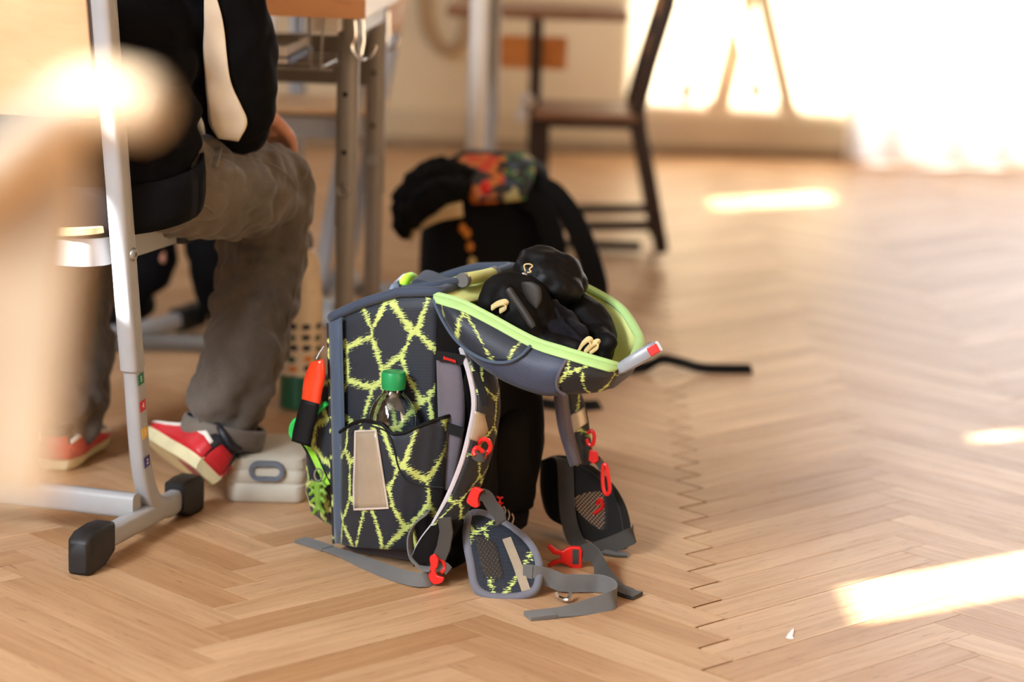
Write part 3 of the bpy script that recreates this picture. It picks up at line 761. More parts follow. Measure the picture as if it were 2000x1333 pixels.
# bag hooks of bent wire
for (px, py, y, s_, nm) in ((693, 40, 4.115, 1.0, 'bag_hook'), (742, 24, 4.66, 0.95, 'bag_hook')):
    top_ = PD(px, py, y); q = PD(px + 1, py + 62, y); 
    pts = [top_, PD(px + 1, py + 30, y), PD(px - 7 * s_ + 1, py + 50, y), PD(px + 2, py + 68 * s_, y), PD(px + 18 * s_, py + 77 * s_, y), PD(px + 33 * s_, py + 68 * s_, y), PD(px + 42 * s_, py + 48 * s_, y)]
    mb = MB(); mb.tube(cr(pts, 6), 0.0032, 8); mb.tube([PD(px + 16, py - 2, y + .005), PD(px + 17, py + 40, y + .004), PD(px + 12, py + 68 * s_, y)], 0.0032, 8)
    mb.build(nm, 'chrome', desk)
# wire basket under the top
bk = MB()
for i in range(12):
    a_ = 0.075 + 0.095 * i
    bk.tube(cr([DQ(a_, 0.03, 0.733), DQ(a_ + 0.004, 0.032, 0.655), DQ(a_ + 0.006, 0.045, 0.648), DQ(a_, 0.36, 0.648), DQ(a_, 0.375, 0.66), DQ(a_, 0.38, 0.733)], 3), 0.0022, 6)
    bk.tube(cr([DQ(a_ + 0.024, 0.03, 0.733), DQ(a_ + 0.022, 0.032, 0.655), DQ(a_ + 0.016, 0.045, 0.648), DQ(a_, 0.06, 0.648)], 3), 0.0022, 6)
for b_ in (0.045, 0.15, 0.26, 0.36): bk.tube([DQ(0.06, b_, 0.645), DQ(1.18, b_, 0.645)], 0.0024, 6)
bk.build('wire_basket', 'galv', desk)
M['paper'] = pbr('paper', rgb(214, 208, 204), 0.8); M['navy'] = pbr('navy_card', rgb(38, 42, 92), 0.5)
o = MB().box(DQ(0.24, 0.20, 0.6565), (0.21, 0.29, 0.014), RD).build('folder', 'navy', smooth=False, bevel=0.002)
tag(o, 'navy blue folder lying in the wire basket under the desk', 'folder')
pg = MB().box(DQ(0.24, 0.196, 0.6565), (0.205, 0.294, 0.008), RD).build('pages', 'paper', o, smooth=False)
o = MB().box(DQ(0.25, 0.20, 0.673), (0.22, 0.30, 0.018), RD).build('exercise_book', 'paper', smooth=False, bevel=0.002)
tag(o, 'pale exercise book stack on top of the navy folder', 'book')

# ------------------------------------------------------------------ a second chair across the desk
chair2 = copy_tree(chair)
chair2['label'] = 'grey steel pupil chair standing empty behind the desk legs'
# turn it to face left and stand its post at the one seen between jeans and desk leg
rot = math.atan2(0.10, -1) - math.atan2(CFD.y, CFD.x)
pb = PZ(604, 650, 0.0)
chair2.rotation_euler = (0, 0, rot)
R3 = Matrix.Rotation(rot, 3, 'Z')
rel = R3 @ (CQ(0.20, CWID, 0) - V(chair['_org']))
chair2.location = V((pb.x, pb.y, 0)) - rel

# ------------------------------------------------------------------ lunch box and drinking bottle on the floor
M['lunch'] = pbr('beige_plastic', rgb(205, 198, 182), 0.42, var=0.02)
M['lunch_grey'] = pbr('slate_plastic', rgb(106, 114, 128), 0.45, var=0.02)
lb = thing('lunch_box', PZ(517, 985, 0.0) + V((0, 0.075, 0)), 'cream lunch box with a slate grey clasp on the floor beside the backpack', 'lunch box')
lx = V((1, 0.035, 0)).normalized(); ly = V((-0.035, 1, 0))
lc = PZ(518, 984, 0.0)
def rrect(c, hx, hy, r_, z, n=5):
    pts = []
    for (sx, sy, a0) in ((1, -1, -90), (1, 1, 0), (-1, 1, 90), (-1, -1, 180)):
        for k in range(n + 1):
            an = math.radians(a0 + 90 * k / n); pts.append(c + lx * (sx * (hx - r_) + r_ * math.cos(an)) + ly * (sy * (hy - r_) + r_ * math.sin(an)) + V((0, 0, z)))
    return pts
lcc = lc + ly * 0.082
HX = 0.0625
mb = MB(); mb.loft([rrect(lcc, HX - .004, .078, .014, 0.001), rrect(lcc, HX - .001, .081, .016, 0.005), rrect(lcc, HX, .082, .017, 0.028), rrect(lcc, HX - .0015, .0805, .017, 0.030), rrect(lcc, HX - .0015, .0805, .017, 0.0325)]); mb.build('bottom_shell', 'lunch', lb)
mb = MB(); mb.loft([rrect(lcc, HX - .0008, .0812, .017, 0.033), rrect(lcc, HX, .082, .017, 0.035), rrect(lcc, HX, .082, .017, 0.050), rrect(lcc, HX - .001, .081, .017, 0.052), rrect(lcc, HX - .001, .081, .017, 0.054), rrect(lcc, HX, .082, .017, 0.056), rrect(lcc, HX - .002, .080, .018, 0.071), rrect(lcc, HX - .008, .074, .02, 0.075), rrect(lcc, HX - .03, .05, .02, 0.0755)]); mb.build('lid', 'lunch', lb)
cc = lc + lx * 0.002 + V((0, 0, 0.053)) - ly * 0.0015
def stad(c, a, b_, off): 
    pts = []
    for sg, a0 in ((1, -90), (-1, 90)):
        for k in range(9):
            an = math.radians(a0 + 180 * k / 8); pts.append(c + lx * (sg * (a - b_) + b_ * math.cos(an)) + V((0, 0, b_ * math.sin(an))) - ly * off)
    return pts
mb = MB(); 
o_, i_ = stad(cc, .0285, .0165, 0), stad(cc, .020, .0085, 0); o2, i2 = stad(cc, .0275, .0155, .006), stad(cc, .0205, .009, .006)
n_ = len(o_); mb.add(o_ + o2 + i2 + i_, [(k + j * n_, (k + 1) % n_ + j * n_, (k + 1) % n_ + (j + 1) * n_, k + (j + 1) * n_) for j in range(3) for k in range(n_)])
cl = mb.build('clasp', 'lunch_grey', lb)
mb = MB(); mb.prism(stad(cc - V((0, 0, .002)), .0205, .006, .0005), -ly * 0.002); mb.build('clasp_tongue', 'lunch', cl)

s = NT('printed_bottle'); c = s.coord('UV')
vo = s.n('TexVoronoi', voronoi_dimensions='2D'); vo.inputs['Randomness'].default_value = 0.25; vo.inputs['Scale'].default_value = 1.0
s.l(s.mapping(c, (9, 52, 1)), vo.inputs['Vector'])
sep = s.n('SeparateXYZ'); s.l(c, sep.inputs[0])
band = s.math('MULTIPLY', s.math('GREATER_THAN', sep.outputs[1], 0.062), s.math('LESS_THAN', sep.outputs[1], 0.165))
dots = s.math('MULTIPLY', s.math('LESS_THAN', vo.outputs['Distance'], 0.33), band)
sc = s.n('SeparateColor'); s.l(vo.outputs['Color'], sc.inputs[0])
dc = s.mix(s.math('GREATER_THAN', sc.outputs[0], 0.62), rgb(40, 74, 52), rgb(214, 132, 62)); dc = s.mix(s.math('GREATER_THAN', sc.outputs[1], 0.7), dc, rgb(44, 42, 48))
s.l(s.mix(dots, rgb(224, 206, 176), dc), s.b.inputs['Base Color']); s.b.inputs['Roughness'].default_value = 0.4
M['bottle_print'] = s.m
M['bottle_green'] = pbr('green_plastic', rgb(28, 92, 66), 0.35); M['bottle_navy'] = pbr('navy_plastic', rgb(34, 30, 58), 0.4); M['cream_plastic'] = pbr('cream_plastic', rgb(222, 204, 176), 0.4)
bb = PZ(584, 803, 0.0) + V((0, 0.03, 0))
db = thing('drinking_bottle', bb, 'tall cream drinking bottle with small printed motifs, green base and navy spout', 'bottle')
_z = 1.16
def bl_(prof): return [(r_ * 1.08, h_ * _z) for r_, h_ in prof]
MB().lathe(bl_([(0.033, 0.001), (0.036, 0.004), (0.0365, 0.05), (0.036, 0.056)]), bb, seg=28).build('base', 'bottle_green', db)
MB().lathe(bl_([(0.0355, 0.056), (0.0360, 0.060), (0.0355, 0.175), (0.034, 0.186), (0.032, 0.19)]), bb, seg=28).build('bottle_body', 'bottle_print', db)
MB().lathe(bl_([(0.033, 0.19), (0.0335, 0.20), (0.031, 0.215), (0.030, 0.232), (0.027, 0.246), (0.020, 0.254), (0.016, 0.258)]), bb, seg=24).build('cap', 'cream_plastic', db)
MB().lathe(bl_([(0.016, 0.256), (0.017, 0.268), (0.014, 0.280), (0.009, 0.284)]), bb, seg=16).build('spout', 'bottle_navy', db)

# ------------------------------------------------------------------ the open school backpack
def ripstop_nodes(s, uv, col, amt=0.45):
    br = s.n('TexBrick'); br.offset = 0.5; br.inputs['Scale'].default_value = 1.0
    s.l(s.mapping(uv, (330, 330, 1)), br.inputs['Vector'])
    br.inputs['Mortar Size'].default_value = 0.14; br.inputs['Brick Width'].default_value = 1.2; br.inputs['Row Height'].default_value = 1.35; br.inputs['Mortar Smooth'].default_value = 0.4
    nz = s.noise(uv, 30, 3.0)
    c0 = s.mix(s.ramp(nz, 0.3, 0.7), tuple(x * 0.85 for x in col[:3]) + (1,), tuple(min(1, x * 1.15) for x in col[:3]) + (1,))
    return s.mix(s.math('MULTIPLY', br.outputs['Fac'], amt), tuple_or(c0), tuple(min(1, x * 2.2) for x in col[:3]) + (1,)), br.outputs['Fac']
def tuple_or(x): return x
def make_ripstop(name, col, rough=0.5, amt=0.45):
    s = NT(name); uv = s.n('UVMap').outputs[0]
    c, h = ripstop_nodes(s, uv, col, amt)
    s.l(c, s.b.inputs['Base Color']); s.b.inputs['Roughness'].default_value = rough; s.b.inputs['Sheen Weight'].default_value = 0.1
    s.bump(h, 0.35, 0.0004); return s.m
def make_net(name, col, lime, sc=(20.5, 13.5), seed=0.0, th=0.07):
    """dark ripstop printed with a worn lime net"""
    s = NT(name); uv = s.n('UVMap').outputs[0]
    base, h = ripstop_nodes(s, uv, col, 0.40)
    wob = s.noise(s.mapping(uv, (22, 22, 1)), 1.0, 2.0)
    m = s.mapping(uv, (sc[0], sc[1], 1), (seed, seed * 0.7, 0), (0, 0, 0.785))
    va = s.n('VectorMath', operation='ADD'); s.l(m, va.inputs[0])
    cx = s.n('CombineXYZ'); s.l(s.math('MULTIPLY', wob, 0.25), cx.inputs[0]); s.l(s.math('MULTIPLY', wob, 0.18), cx.inputs[1]); s.l(cx.outputs[0], va.inputs[1])
    vo = s.n('TexVoronoi', voronoi_dimensions='2D', feature='DISTANCE_TO_EDGE'); vo.inputs['Scale'].default_value = 1.0; vo.inputs['Randomness'].default_value = 0.62
    s.l(va.outputs[0], vo.inputs['Vector'])
    st = s.noise(s.mapping(uv, (110, 620, 1)), 1.0, 3.0, 0.6)
    st2 = s.noise(s.mapping(uv, (25, 40, 1)), 1.0, 2.0)
    d = s.math('ADD', vo.outputs['Distance'], s.math('MULTIPLY', s.math('SUBTRACT', st, 0.47), 0.42))
    d = s.math('ADD', d, s.math('MULTIPLY', s.math('SUBTRACT', st2, 0.5), 0.16))
    mask = s.math('LESS_THAN', d, th)
    s.l(s.mix(mask, base, lime), s.b.inputs['Base Color'])
    s.b.inputs['Roughness'].default_value = 0.55; s.b.inputs['Sheen Weight'].default_value = 0.1
    s.bump(h, 0.35, 0.0004); return s.m
LIME = rgb(196, 210, 116)
M['net'] = make_net('net_print', rgb(20, 27, 38), LIME)
M['net2'] = make_net('net_print_lid', rgb(25, 32, 44), LIME, (17, 14), 3.7, 0.045)
M['net3'] = make_net('net_print_strap', rgb(12, 12, 15), LIME, (25, 17), 7.1, 0.045)
M['ripstop'] = make_ripstop('grey_ripstop', rgb(52, 59, 78), 0.5, 0.34)
M['slate'] = cloth('slate_tape', rgb(70, 84, 104), rough=0.6, scale=1500, bump=0.15, var=0.03)
M['binding'] = cloth('slate_binding', rgb(60, 70, 88), rough=0.7, scale=1800, bump=0.3, var=0.05)
M['lime'] = cloth('lime_lining', rgb(222, 226, 138), rough=0.7, scale=900, bump=0.12, var=0.03, sheen=0.1)
M['lime_bind'] = cloth('lime_binding', rgb(176, 214, 138), rough=0.65, scale=1600, bump=0.25, var=0.04, sheen=0.1)
M['lime_zip'] = cloth('lime_zip', rgb(150, 210, 44), rough=0.5, scale=1600, bump=0.3)
M['web'] = cloth('grey_webbing', rgb(104, 102, 100), rough=0.8, scale=1700, bump=0.5, var=0.06)
M['web_dark'] = cloth('dark_webbing', rgb(66, 61, 56), rough=0.85, scale=1700, bump=0.5, var=0.06)
M['pad'] = cloth('dark_padding', rgb(17, 14, 13), rough=0.9, scale=1200, bump=0.25, var=0.06, sheen=0.0, spec=0.15)
M['mesh_lilac'] = cloth('lilac_air_mesh', rgb(104, 96, 104), rough=0.85, scale=1000, bump=0.6, var=0.06)
M['base_grey'] = cloth('grey_base', rgb(88, 84, 96), rough=0.75, scale=900, bump=0.2, var=0.04)
M['trim_lilac'] = cloth('pale_trim', rgb(196, 186, 190), rough=0.7, scale=1500, bump=0.2, var=0.04)
M['reflect'] = pbr('reflective_patch', rgb(178, 162, 140), 0.34, metal=0.25, var=0.03, vscale=40)
M['patch_edge'] = cloth('patch_stitching', rgb(206, 190, 176), scale=2200, bump=0.6)
M['red'] = pbr('red_plastic', rgb(226, 36, 30), 0.35, var=0.02)
M['buckle_grey'] = pbr('grey_plastic', rgb(146, 150, 158), 0.32, var=0.02)
M['black_strap'] = cloth('black_nylon', rgb(10, 10, 12), rough=0.6, scale=1500, bump=0.3, sheen=0.0)
M['orange'] = pbr('orange_reflector', rgb(240, 62, 26), 0.22, var=0.05, vscale=50, coat=0.4)
M['lizard'] = pbr('lime_rubber', rgb(112, 152, 50), 0.5, var=0.04)
M['green_rubber'] = pbr('green_rubber', rgb(38, 190, 84), 0.5)
M['stitch'] = cloth('dark_seam', rgb(22, 22, 26), scale=2000)
s = NT('pocket_mesh'); uv = s.n('UVMap').outputs[0]
vo = s.n('TexVoronoi', voronoi_dimensions='2D'); vo.inputs['Randomness'].default_value = 0.0; vo.inputs['Scale'].default_value = 1.0
s.l(s.mapping(uv, (250, 250, 1), rot=(0, 0, 0.6)), vo.inputs['Vector'])
s.l(s.math('GREATER_THAN', vo.outputs['Distance'], 0.33), s.b.inputs['Alpha']); s.b.inputs['Base Color'].default_value = rgb(40, 36, 34); s.b.inputs['Roughness'].default_value = 0.6
M['net_mesh'] = s.m
s = NT('clear_plastic'); s.t.nodes.remove(s.b)
bpn = s.n('Bump'); bpn.inputs['Strength'].default_value = 0.5; bpn.inputs['Distance'].default_value = 0.006; s.l(s.noise(s.coord('Object'), 30, 2.0), bpn.inputs['Height'])
gl = s.n('BsdfGlossy'); gl.inputs['Roughness'].default_value = 0.06; s.l(bpn.outputs[0], gl.inputs['Normal'])
tp_ = s.n('BsdfTransparent'); tp_.inputs[0].default_value = (0.93, 0.97, 0.96, 1)
fr = s.n('Fresnel'); fr.inputs['IOR'].default_value = 1.55; s.l(bpn.outputs[0], fr.inputs['Normal'])
mx = s.n('MixShader'); s.l(s.math('ADD', s.math('MULTIPLY', fr.outputs[0], 1.6), 0.08), mx.inputs[0]); s.l(tp_.outputs[0], mx.inputs[1]); s.l(gl.outputs[0], mx.inputs[2]); s.l(mx.outputs[0], s.out.inputs[0])
M['clear'] = s.m
M['green_cap'] = pbr('green_cap', rgb(22, 146, 82), 0.4, var=0.02)

BK = V((-0.08, 3.33, 0)); _a = math.radians(66)
VV = V((math.cos(_a), math.sin(_a), 0)); UU = V((math.sin(_a), -math.cos(_a), 0))
def BQ(x, y, z): return BK + UU * x + VV * y + V((0, 0, z))
def LY(px, py, y): return PP(px, py, BQ(0, y, 0), VV)          # pixel on the plane at width y
def LX(px, py, x): return PP(px, py, BQ(x, 0, 0), UU)          # pixel on the plane at depth x
def interp(tab, x):
    if x <= tab[0][0]: return tab[0][1]
    for (a, b_), (c, d) in zip(tab, tab[1:]):
        if x <= c: return b_ + (d - b_) * (x - a) / (c - a)
    return tab[-1][1]
bag = thing('school_backpack', BQ(-0.1, 0.13, 0), 'open slate grey school backpack with lime net print and red clips', 'backpack')
BW = 0.255
def rim_z(x): return interp([(-0.21, 0.342), (-0.203, 0.346), (-0.17, 0.364), (-0.138, 0.379), (-0.089, 0.397), (-0.03, 0.404)], x)
def body_ring(u, n=9, xf=None):
    """u: 0 at the bottom, 1 at the rim; ring of (x, y, fraction)"""
    xf = -0.184 - 0.019 * u; xb = -0.028; y0 = 0.004 - 0.004 * u; y1 = BW - 0.004 + 0.004 * u
    pts = []
    def corner(cx, cy, r_, a0):
        for k in range(6):
            an = math.radians(a0 + 90 * k / 5); pts.append((cx + r_ * math.cos(an), cy + r_ * math.sin(an)))
    for k in range(1, 8): pts.append((xb - 0.03 - (xb - 0.03 - xf - 0.02) * k / 8 if False else (-0.10 - (-0.10 - (xf + 0.022)) * k / 8), y1))
    corner(xf + 0.022, y1 - 0.022, 0.022, 90)
    for k in range(1, n): pts.append((xf - 0.006 * math.sin(math.pi * k / n), y1 - 0.022 - (y1 - y0 - 0.044) * k / n))
    corner(xf + 0.016, y0 + 0.016, 0.016, 180)
    for k in range(1, n): pts.append((xf + 0.016 + (xb - 0.012 - xf - 0.016) * k / n, y0 - 0.007 * math.sin(math.pi * k / n) * math.sin(math.pi * min(1, u * 0.9 + 0.05))))
    corner(xb - 0.012, y0 + 0.012, 0.012, 270)
    for k in range(1, n): pts.append((xb, y0 + 0.012 + (y1 - y0 - 0.024) * k / n))
    corner(xb - 0.012, y1 - 0.012, 0.012, 0)
    for k in range(1, 5): pts.append((xb - 0.012 - (xb - 0.012 + 0.10) * k / 4, y1))
    pts.append(pts[0]); return pts
rows = []
for i in range(15):
    u = i / 14; rows.append([BQ(x, y, 0.030 + (rim_z(x) - 0.030) * u) for x, y in body_ring(u)])
mb = MB(); mb.surf(rows); body = mb.build('body', 'net', bag, solid=0.004, weld=0.0005)
# inner lining seen through the opening, with the bag's floor
rows = [[BQ(-0.1 + (x + 0.1) * 0.965, BW / 2 + (y - BW / 2) * 0.965, 0.040 + (rim_z(x) - 0.044) * u) for x, y in body_ring(u)] for u in (0, 0.3, 0.7, 1.0)]
mb = MB(); mb.surf(rows, cap0=True); mb.build('lining', 'lime', bag, solid=0.002)
rr = [BQ(x, y, rim_z(x) + 0.001) for x, y in body_ring(1.0)[:-1]]
mb = MB(); mb.ring(rr, 0.0072, 10); mb.build('rim_binding', 'binding', bag)
# padded base
rows = []
for z, g in ((0.001, -0.016), (0.006, -0.006), (0.018, 0.000), (0.030, -0.001), (0.036, -0.006)):
    rows.append([BQ(-0.1 + (x + 0.1) * (1 + g / 0.09), BW / 2 + (y - BW / 2) * (1 + g / 0.13), z) for x, y in body_ring(0.0)])
mb = MB(); mb.surf(rows, cap0=True); mb.build('base', 'base_grey', bag)
# plain slate strip down the front corner of the side, with its two pipings
def side_y(px, py): return -0.0075
rows = []
for i in range(12):
    t = i / 11; py = 632 + (1062 - 632) * t
    rows.append([LY(643 + 0.026 * (py - 632) + 24 * j / 4 + (0 if py > 700 else 0), py + (-12 * j / 4 if i == 0 else 0), 0.006 - 0.013 * min(1, j / 2)) for j in range(5)])
mb = MB(); mb.surf(rows); st = mb.build('corner_strip', 'slate', bag, solid=0.002, offset=1)
mb = MB(); mb.tube([r[-1] + V((0, -0.002, 0)) for r in rows], 0.0016, 6); mb.build('piping', 'slate', st)
mb = MB(); mb.tube([r[0] + V((-0.001, 0, 0)) for r in rows], 0.003, 8); mb.build('piping', 'net3', st)

# front pocket, its zip with the lizard pull, and the bits tucked behind
rings = []
for x, ins, zt in ((-0.185, -0.004, 0.262), (-0.215, 0.0, 0.258), (-0.240, 0.008, 0.250), (-0.254, 0.022, 0.235), (-0.258, 0.05, 0.21)):
    ring = []
    y0, y1, z0, z1, r_ = 0.012 + ins, BW - 0.012 - ins, 0.030 + ins, zt, 0.030
    for (cy, cz, a0) in ((y0 + r_, z0 + r_, 180), (y1 - r_, z0 + r_, 270), (y1 - r_, z1 - r_, 0), (y0 + r_, z1 - r_, 90)):
        for k in range(6):
            an = math.radians(a0 + 90 * k / 5); ring.append(BQ(x, cy + r_ * math.cos(an), cz + r_ * math.sin(an)))
    rings.append(ring + [ring[0]])
mb = MB(); mb.surf(rings, cap1=True); fp = mb.build('front_pocket', 'net', bag)
zp = [LY(592, 862, 0.035), LY(603, 878, 0.020), LY(615, 902, 0.010), LY(628, 930, 0.006), LY(638, 950, 0.004)]
mb = MB(); mb.strap(cr(zp, 5), (0.85, -0.1, 0.1), 0.012, 0.003); zt = mb.build('zipper_tape', 'lime_zip', fp)
mb = MB(); mb.tube(cr([p + V((-0.0045, -0.003, 0)) for p in zp], 5), 0.0016, 6); mb.build('zipper_teeth', 'black_strap', zt)
mb = MB(); pr = LY(622, 928, -0.004); mb.ring([pr + V((math.cos(a) * 0.006, 0, math.sin(a) * 0.009)) for a in [k * math.pi / 8 for k in range(16)]], 0.0013, 6); mb.build('zipper_ring', 'galv', fp)
mb = MB()
lz = lambda px, py: LY(px, py, -0.010)
mb.tube([lz(622, 942), lz(621, 955), lz(622, 970), lz(622, 985), lz(624, 996)], [0.006, 0.0055, 0.006, 0.005, 0.006], 10)
for (a, b_, c) in (((621, 948), (612, 946), (607, 952)), ((623, 947), (631, 944), (635, 950)), ((621, 962), (612, 960), (606, 966)), ((623, 962), (632, 959), (636, 965)), ((621, 976), (613, 976), (609, 981)), ((623, 976), (631, 975), (634, 980)), ((623, 994), (616, 998), (613, 1003)), ((624, 994), (630, 998), (633, 1002))):
    mb.tube([lz(*a), lz(*b_), lz(*c)], [0.004, 0.0036, 0.003], 8); mb.ball(lz(*c), 0.0034, 8)
mb.build('lizard_pull', 'lizard', fp, remesh=0.0015, smoothn=2)
# orange reflector tag on its cord
tg = thing('reflector_tag', LY(600, 850, -0.02), 'shiny orange reflector tag with black strap hanging from the bag', 'tag')
pts_l = [(606, 708), (594, 740), (590, 772), (589, 784)]; pts_r = [(633, 702), (635, 735), (630, 762), (624, 794)]
rows = [[LY(l_.x + (r_.x - l_.x) * j / 4, l_.y + (r_.y - l_.y) * j / 4, -0.012 - 0.004 * math.sin(math.pi * j / 4)) for j in range(5)] for l_, r_ in zip(cr([(a, b_, 0) for a, b_ in pts_l], 4), cr([(a, b_, 0) for a, b_ in pts_r], 4))]
mb = MB(); mb.surf(rows); mb.build('reflector', 'orange', tg, solid=0.005)
pts_l = [(588, 780), (580, 810), (572, 842), (569, 862)]; pts_r = [(624, 790), (619, 815), (611, 845), (606, 874)]
rows = [[LY(l_.x + (r_.x - l_.x) * j / 4, l_.y + (r_.y - l_.y) * j / 4, -0.013 - 0.004 * math.sin(math.pi * j / 4)) for j in range(5)] for l_, r_ in zip(cr([(a, b_, 0) for a, b_ in pts_l], 4), cr([(a, b_, 0) for a, b_ in pts_r], 4))]
mb = MB(); mb.surf(rows); mb.build('strap', 'black_strap', tg, solid=0.006)
mb = MB(); mb.tube([LY(618, 702, -0.010), LY(624, 690, -0.006), LY(633, 677, -0.002)], 0.0012, 6); mb.build('cord', 'galv', tg)
mb = MB(); mb.tube(cr([LY(590, 815, 0.02), LY(574, 828, 0.02), LY(570, 846, 0.02), LY(576, 858, 0.02)], 4), [0.005] * 13, 8); mb.build('green_loop', 'green_rubber', tg)
mb = MB(); mb.tube(cr([LY(618, 806, 0.0), LY(630, 795, 0.0), LY(638, 788, 0.0)], 4), 0.004, 8); mb.build('green_loop', 'green_rubber', tg)

# side pocket with elastic top
def pk_xL(py): return 664
def pk_xR(py): return 880 - 0.09 * (py - 830)
PK_TOP = [(664, 846), (690, 828), (712, 823), (745, 830), (768, 850), (790, 848), (820, 834), (850, 822), (882, 812)]
PK_BOT = [(664, 1064), (700, 1070), (780, 1075), (880, 1078)]
def pk_y(px, py):
    t = min(1, max(0, (px - 664) / (pk_xR(py) - 664))); yt, yb = interp(PK_TOP, px), interp(PK_BOT, px); s_ = min(1, max(0, (yb - py) / (yb - yt)))
    b_ = math.sin(math.pi * t) ** 0.6 if 0 < t < 1 else 0
    w = 0.0016 * math.sin(px * 0.22 + 0.8 * math.sin(py * 0.05)) * max(0, (px - 770) / 110) + 0.0018 * math.sin(px * 0.09 + py * 0.02)
    return -0.007 - 0.060 * b_ * (0.46 + 0.54 * math.sin(math.pi * (0.06 + 0.50 * s_))) - w * (1 if b_ else 0)
def pk(px, py, lift=0.0): return LY(px, py, pk_y(px, py) - lift)
rows = []
for i in range(22):
    s_ = i / 21; row = []
    for j in range(45):
        t = j / 44; px = 664 + t * (880 - 664); yt, yb = interp(PK_TOP, px), interp(PK_BOT, px); py = yb + (yt - yb) * s_
        px2 = 664 + t * (pk_xR(py) - 664); row.append(pk(px2, py))
    rows.append(row)
mb = MB(); mb.surf(rows, uvo=(0.31, 0.17)); pocket = mb.build('side_pocket', 'net', bag, solid=0.003)
mb = MB(); mb.tube([p + V((0, 0, 0.001)) for p in rows[-1]], 0.0026, 8); mb.build('elastic_edge', 'black_strap', pocket)
mb = MB(); mb.tube([pk(px, py, 0.0012) for px, py in [(p.x, p.y) for p in cr([(686, 850, 0), (700, 832, 0), (730, 834, 0), (757, 846, 0), (770, 880, 0), (778, 912, 0), (794, 938, 0), (830, 950, 0), (868, 954, 0)], 5)]], 0.0013, 6); mb.build('seam', 'stitch', pocket)
pl, pr_ = [(694, 843), (693, 900), (691, 950), (692, 996)], [(734, 842), (743, 900), (751, 950), (758, 993)]
rows = [[pk(a[0] + (b_[0] - a[0]) * j / 6, a[1] + (b_[1] - a[1]) * j / 6, 0.0022) for j in range(7)] for a, b_ in zip([(p.x, p.y) for p in cr([(x, y, 0) for x, y in pl], 4)], [(p.x, p.y) for p in cr([(x, y, 0) for x, y in pr_], 4)])]
mb = MB(); mb.surf(rows); rp = mb.build('reflective_patch', 'reflect', pocket, solid=0.0012)
edge = [r[0] for r in rows] + rows[-1][1:] + [r[-1] for r in reversed(rows[:-1])] + list(reversed(rows[0][1:-1]))
mb = MB(); mb.ring(edge, 0.0016, 6); mb.build('stitched_edge', 'patch_edge', rp)

# the water bottle standing in that pocket
bc = LY(766, 938, -0.0295); tl = (LY(769, 720, -0.0300) - bc); bl = tl.length; tl.normalize()
wbt = thing('water_bottle', bc, 'clear plastic water bottle with green screw cap in the side pocket', 'bottle')
hcap = 0.026
neck = bl - hcap
MB().lathe([(0.012, 0.0), (0.026, 0.004), (0.0290, 0.014), (0.0320, neck - 0.088), (0.0310, neck - 0.082), (0.0330, neck - 0.074), (0.0345, neck - 0.060), (0.0335, neck - 0.040), (0.0285, neck - 0.026), (0.021, neck - 0.015), (0.0155, neck - 0.010), (0.0140, neck - 0.004), (0.0140, neck + 0.004)], bc, tl, 32).build('bottle_body', 'clear', wbt)
mb = MB(); prof = [(0.0165, neck - 0.003), (0.0168, neck + 0.002), (0.0172, neck + 0.003), (0.0172, neck + 0.018), (0.0160, neck + 0.0215), (0.004, neck + 0.022)]
mb.lathe(prof, bc, tl, 40).build('screw_cap', 'green_cap', wbt, bevel=0.0)

# back padding: side face with lilac mesh, dark panel and the two lumbar pads
rows = []
for i in range(14):
    t = i / 13; z = 0.045 + 0.335 * t; row = []
    prof = [(-0.030, 0.002), (-0.020, -0.006), (-0.004, -0.008), (0.012, -0.004), (0.022, 0.010), (0.026, 0.030), (0.024, 0.06), (0.010, 0.085), (0.008, 0.13), (0.010, 0.17), (0.024, 0.195), (0.028, 0.225), (0.020, 0.25), (0.0, 0.262), (-0.03, 0.258)]
    bul = 1.0 + 0.55 * math.sin(math.pi * min(1, max(0, (t - 0.05) / 0.6)))
    row = cr([BQ(x * (bul if x > 0 else 1), y, z) for x, y in prof], 3); rows.append(row)
mb = MB(); mb.surf(rows, cap0=False, cap1=False); bp = mb.build('back_panel', 'pad', bag, solid=0.004)
rings = []
for z, g in ((0.002, -0.012), (0.010, -0.003), (0.030, 0.0), (0.052, -0.002), (0.064, -0.012)):
    ring = []
    for (cx, cy, a0) in ((-0.010, 0.020, 180), (-0.010, 0.020, 270), (-0.010, 0.246, 0), (-0.010, 0.246, 90)):
        for k in range(6):
            an = math.radians(a0 + 90 * k / 5); ring.append(BQ(cx + (0.024 + g) * math.cos(an), cy + (0.024 + g) * math.sin(an), z))
    rings.append(ring)
mb = MB(); mb.loft(rings); mb.build('back_foot', 'pad', bag)
def pad_loft(name, mat, pts_px, xoff, thick, parent):
    """a cushion: closed outline of (px, py) on the plane x = xoff, domed outwards"""
    o_ = cr([(a, b_, 0) for a, b_ in pts_px], 4, True); cx = sum(p.x for p in o_) / len(o_); cy = sum(p.y for p in o_) / len(o_)
    rings = []
    for s_, h in ((1.0, -0.004), (1.0, 0.12), (0.96, 0.45), (0.86, 0.75), (0.62, 0.94), (0.3, 1.0)):
        rings.append([LX(cx + (p.x - cx) * s_, cy + (p.y - cy) * s_, xoff) + UU * (thick * h) for p in o_])
    mb = MB(); mb.loft(rings); return mb.build(name, mat, parent)
pad_loft('lumbar_pad', 'pad', [(962, 840), (996, 800), (1026, 786), (1042, 806), (1048, 850), (1042, 890), (1030, 930), (1026, 985), (1000, 1000), (966, 992), (958, 910)], 0.012, 0.024, bag)
pad_loft('lumbar_pad', 'pad', [(905, 740), (935, 700), (968, 720), (966, 800), (960, 900), (962, 985), (930, 1000), (910, 960), (905, 850)], 0.018, 0.014, bag)
rows = []
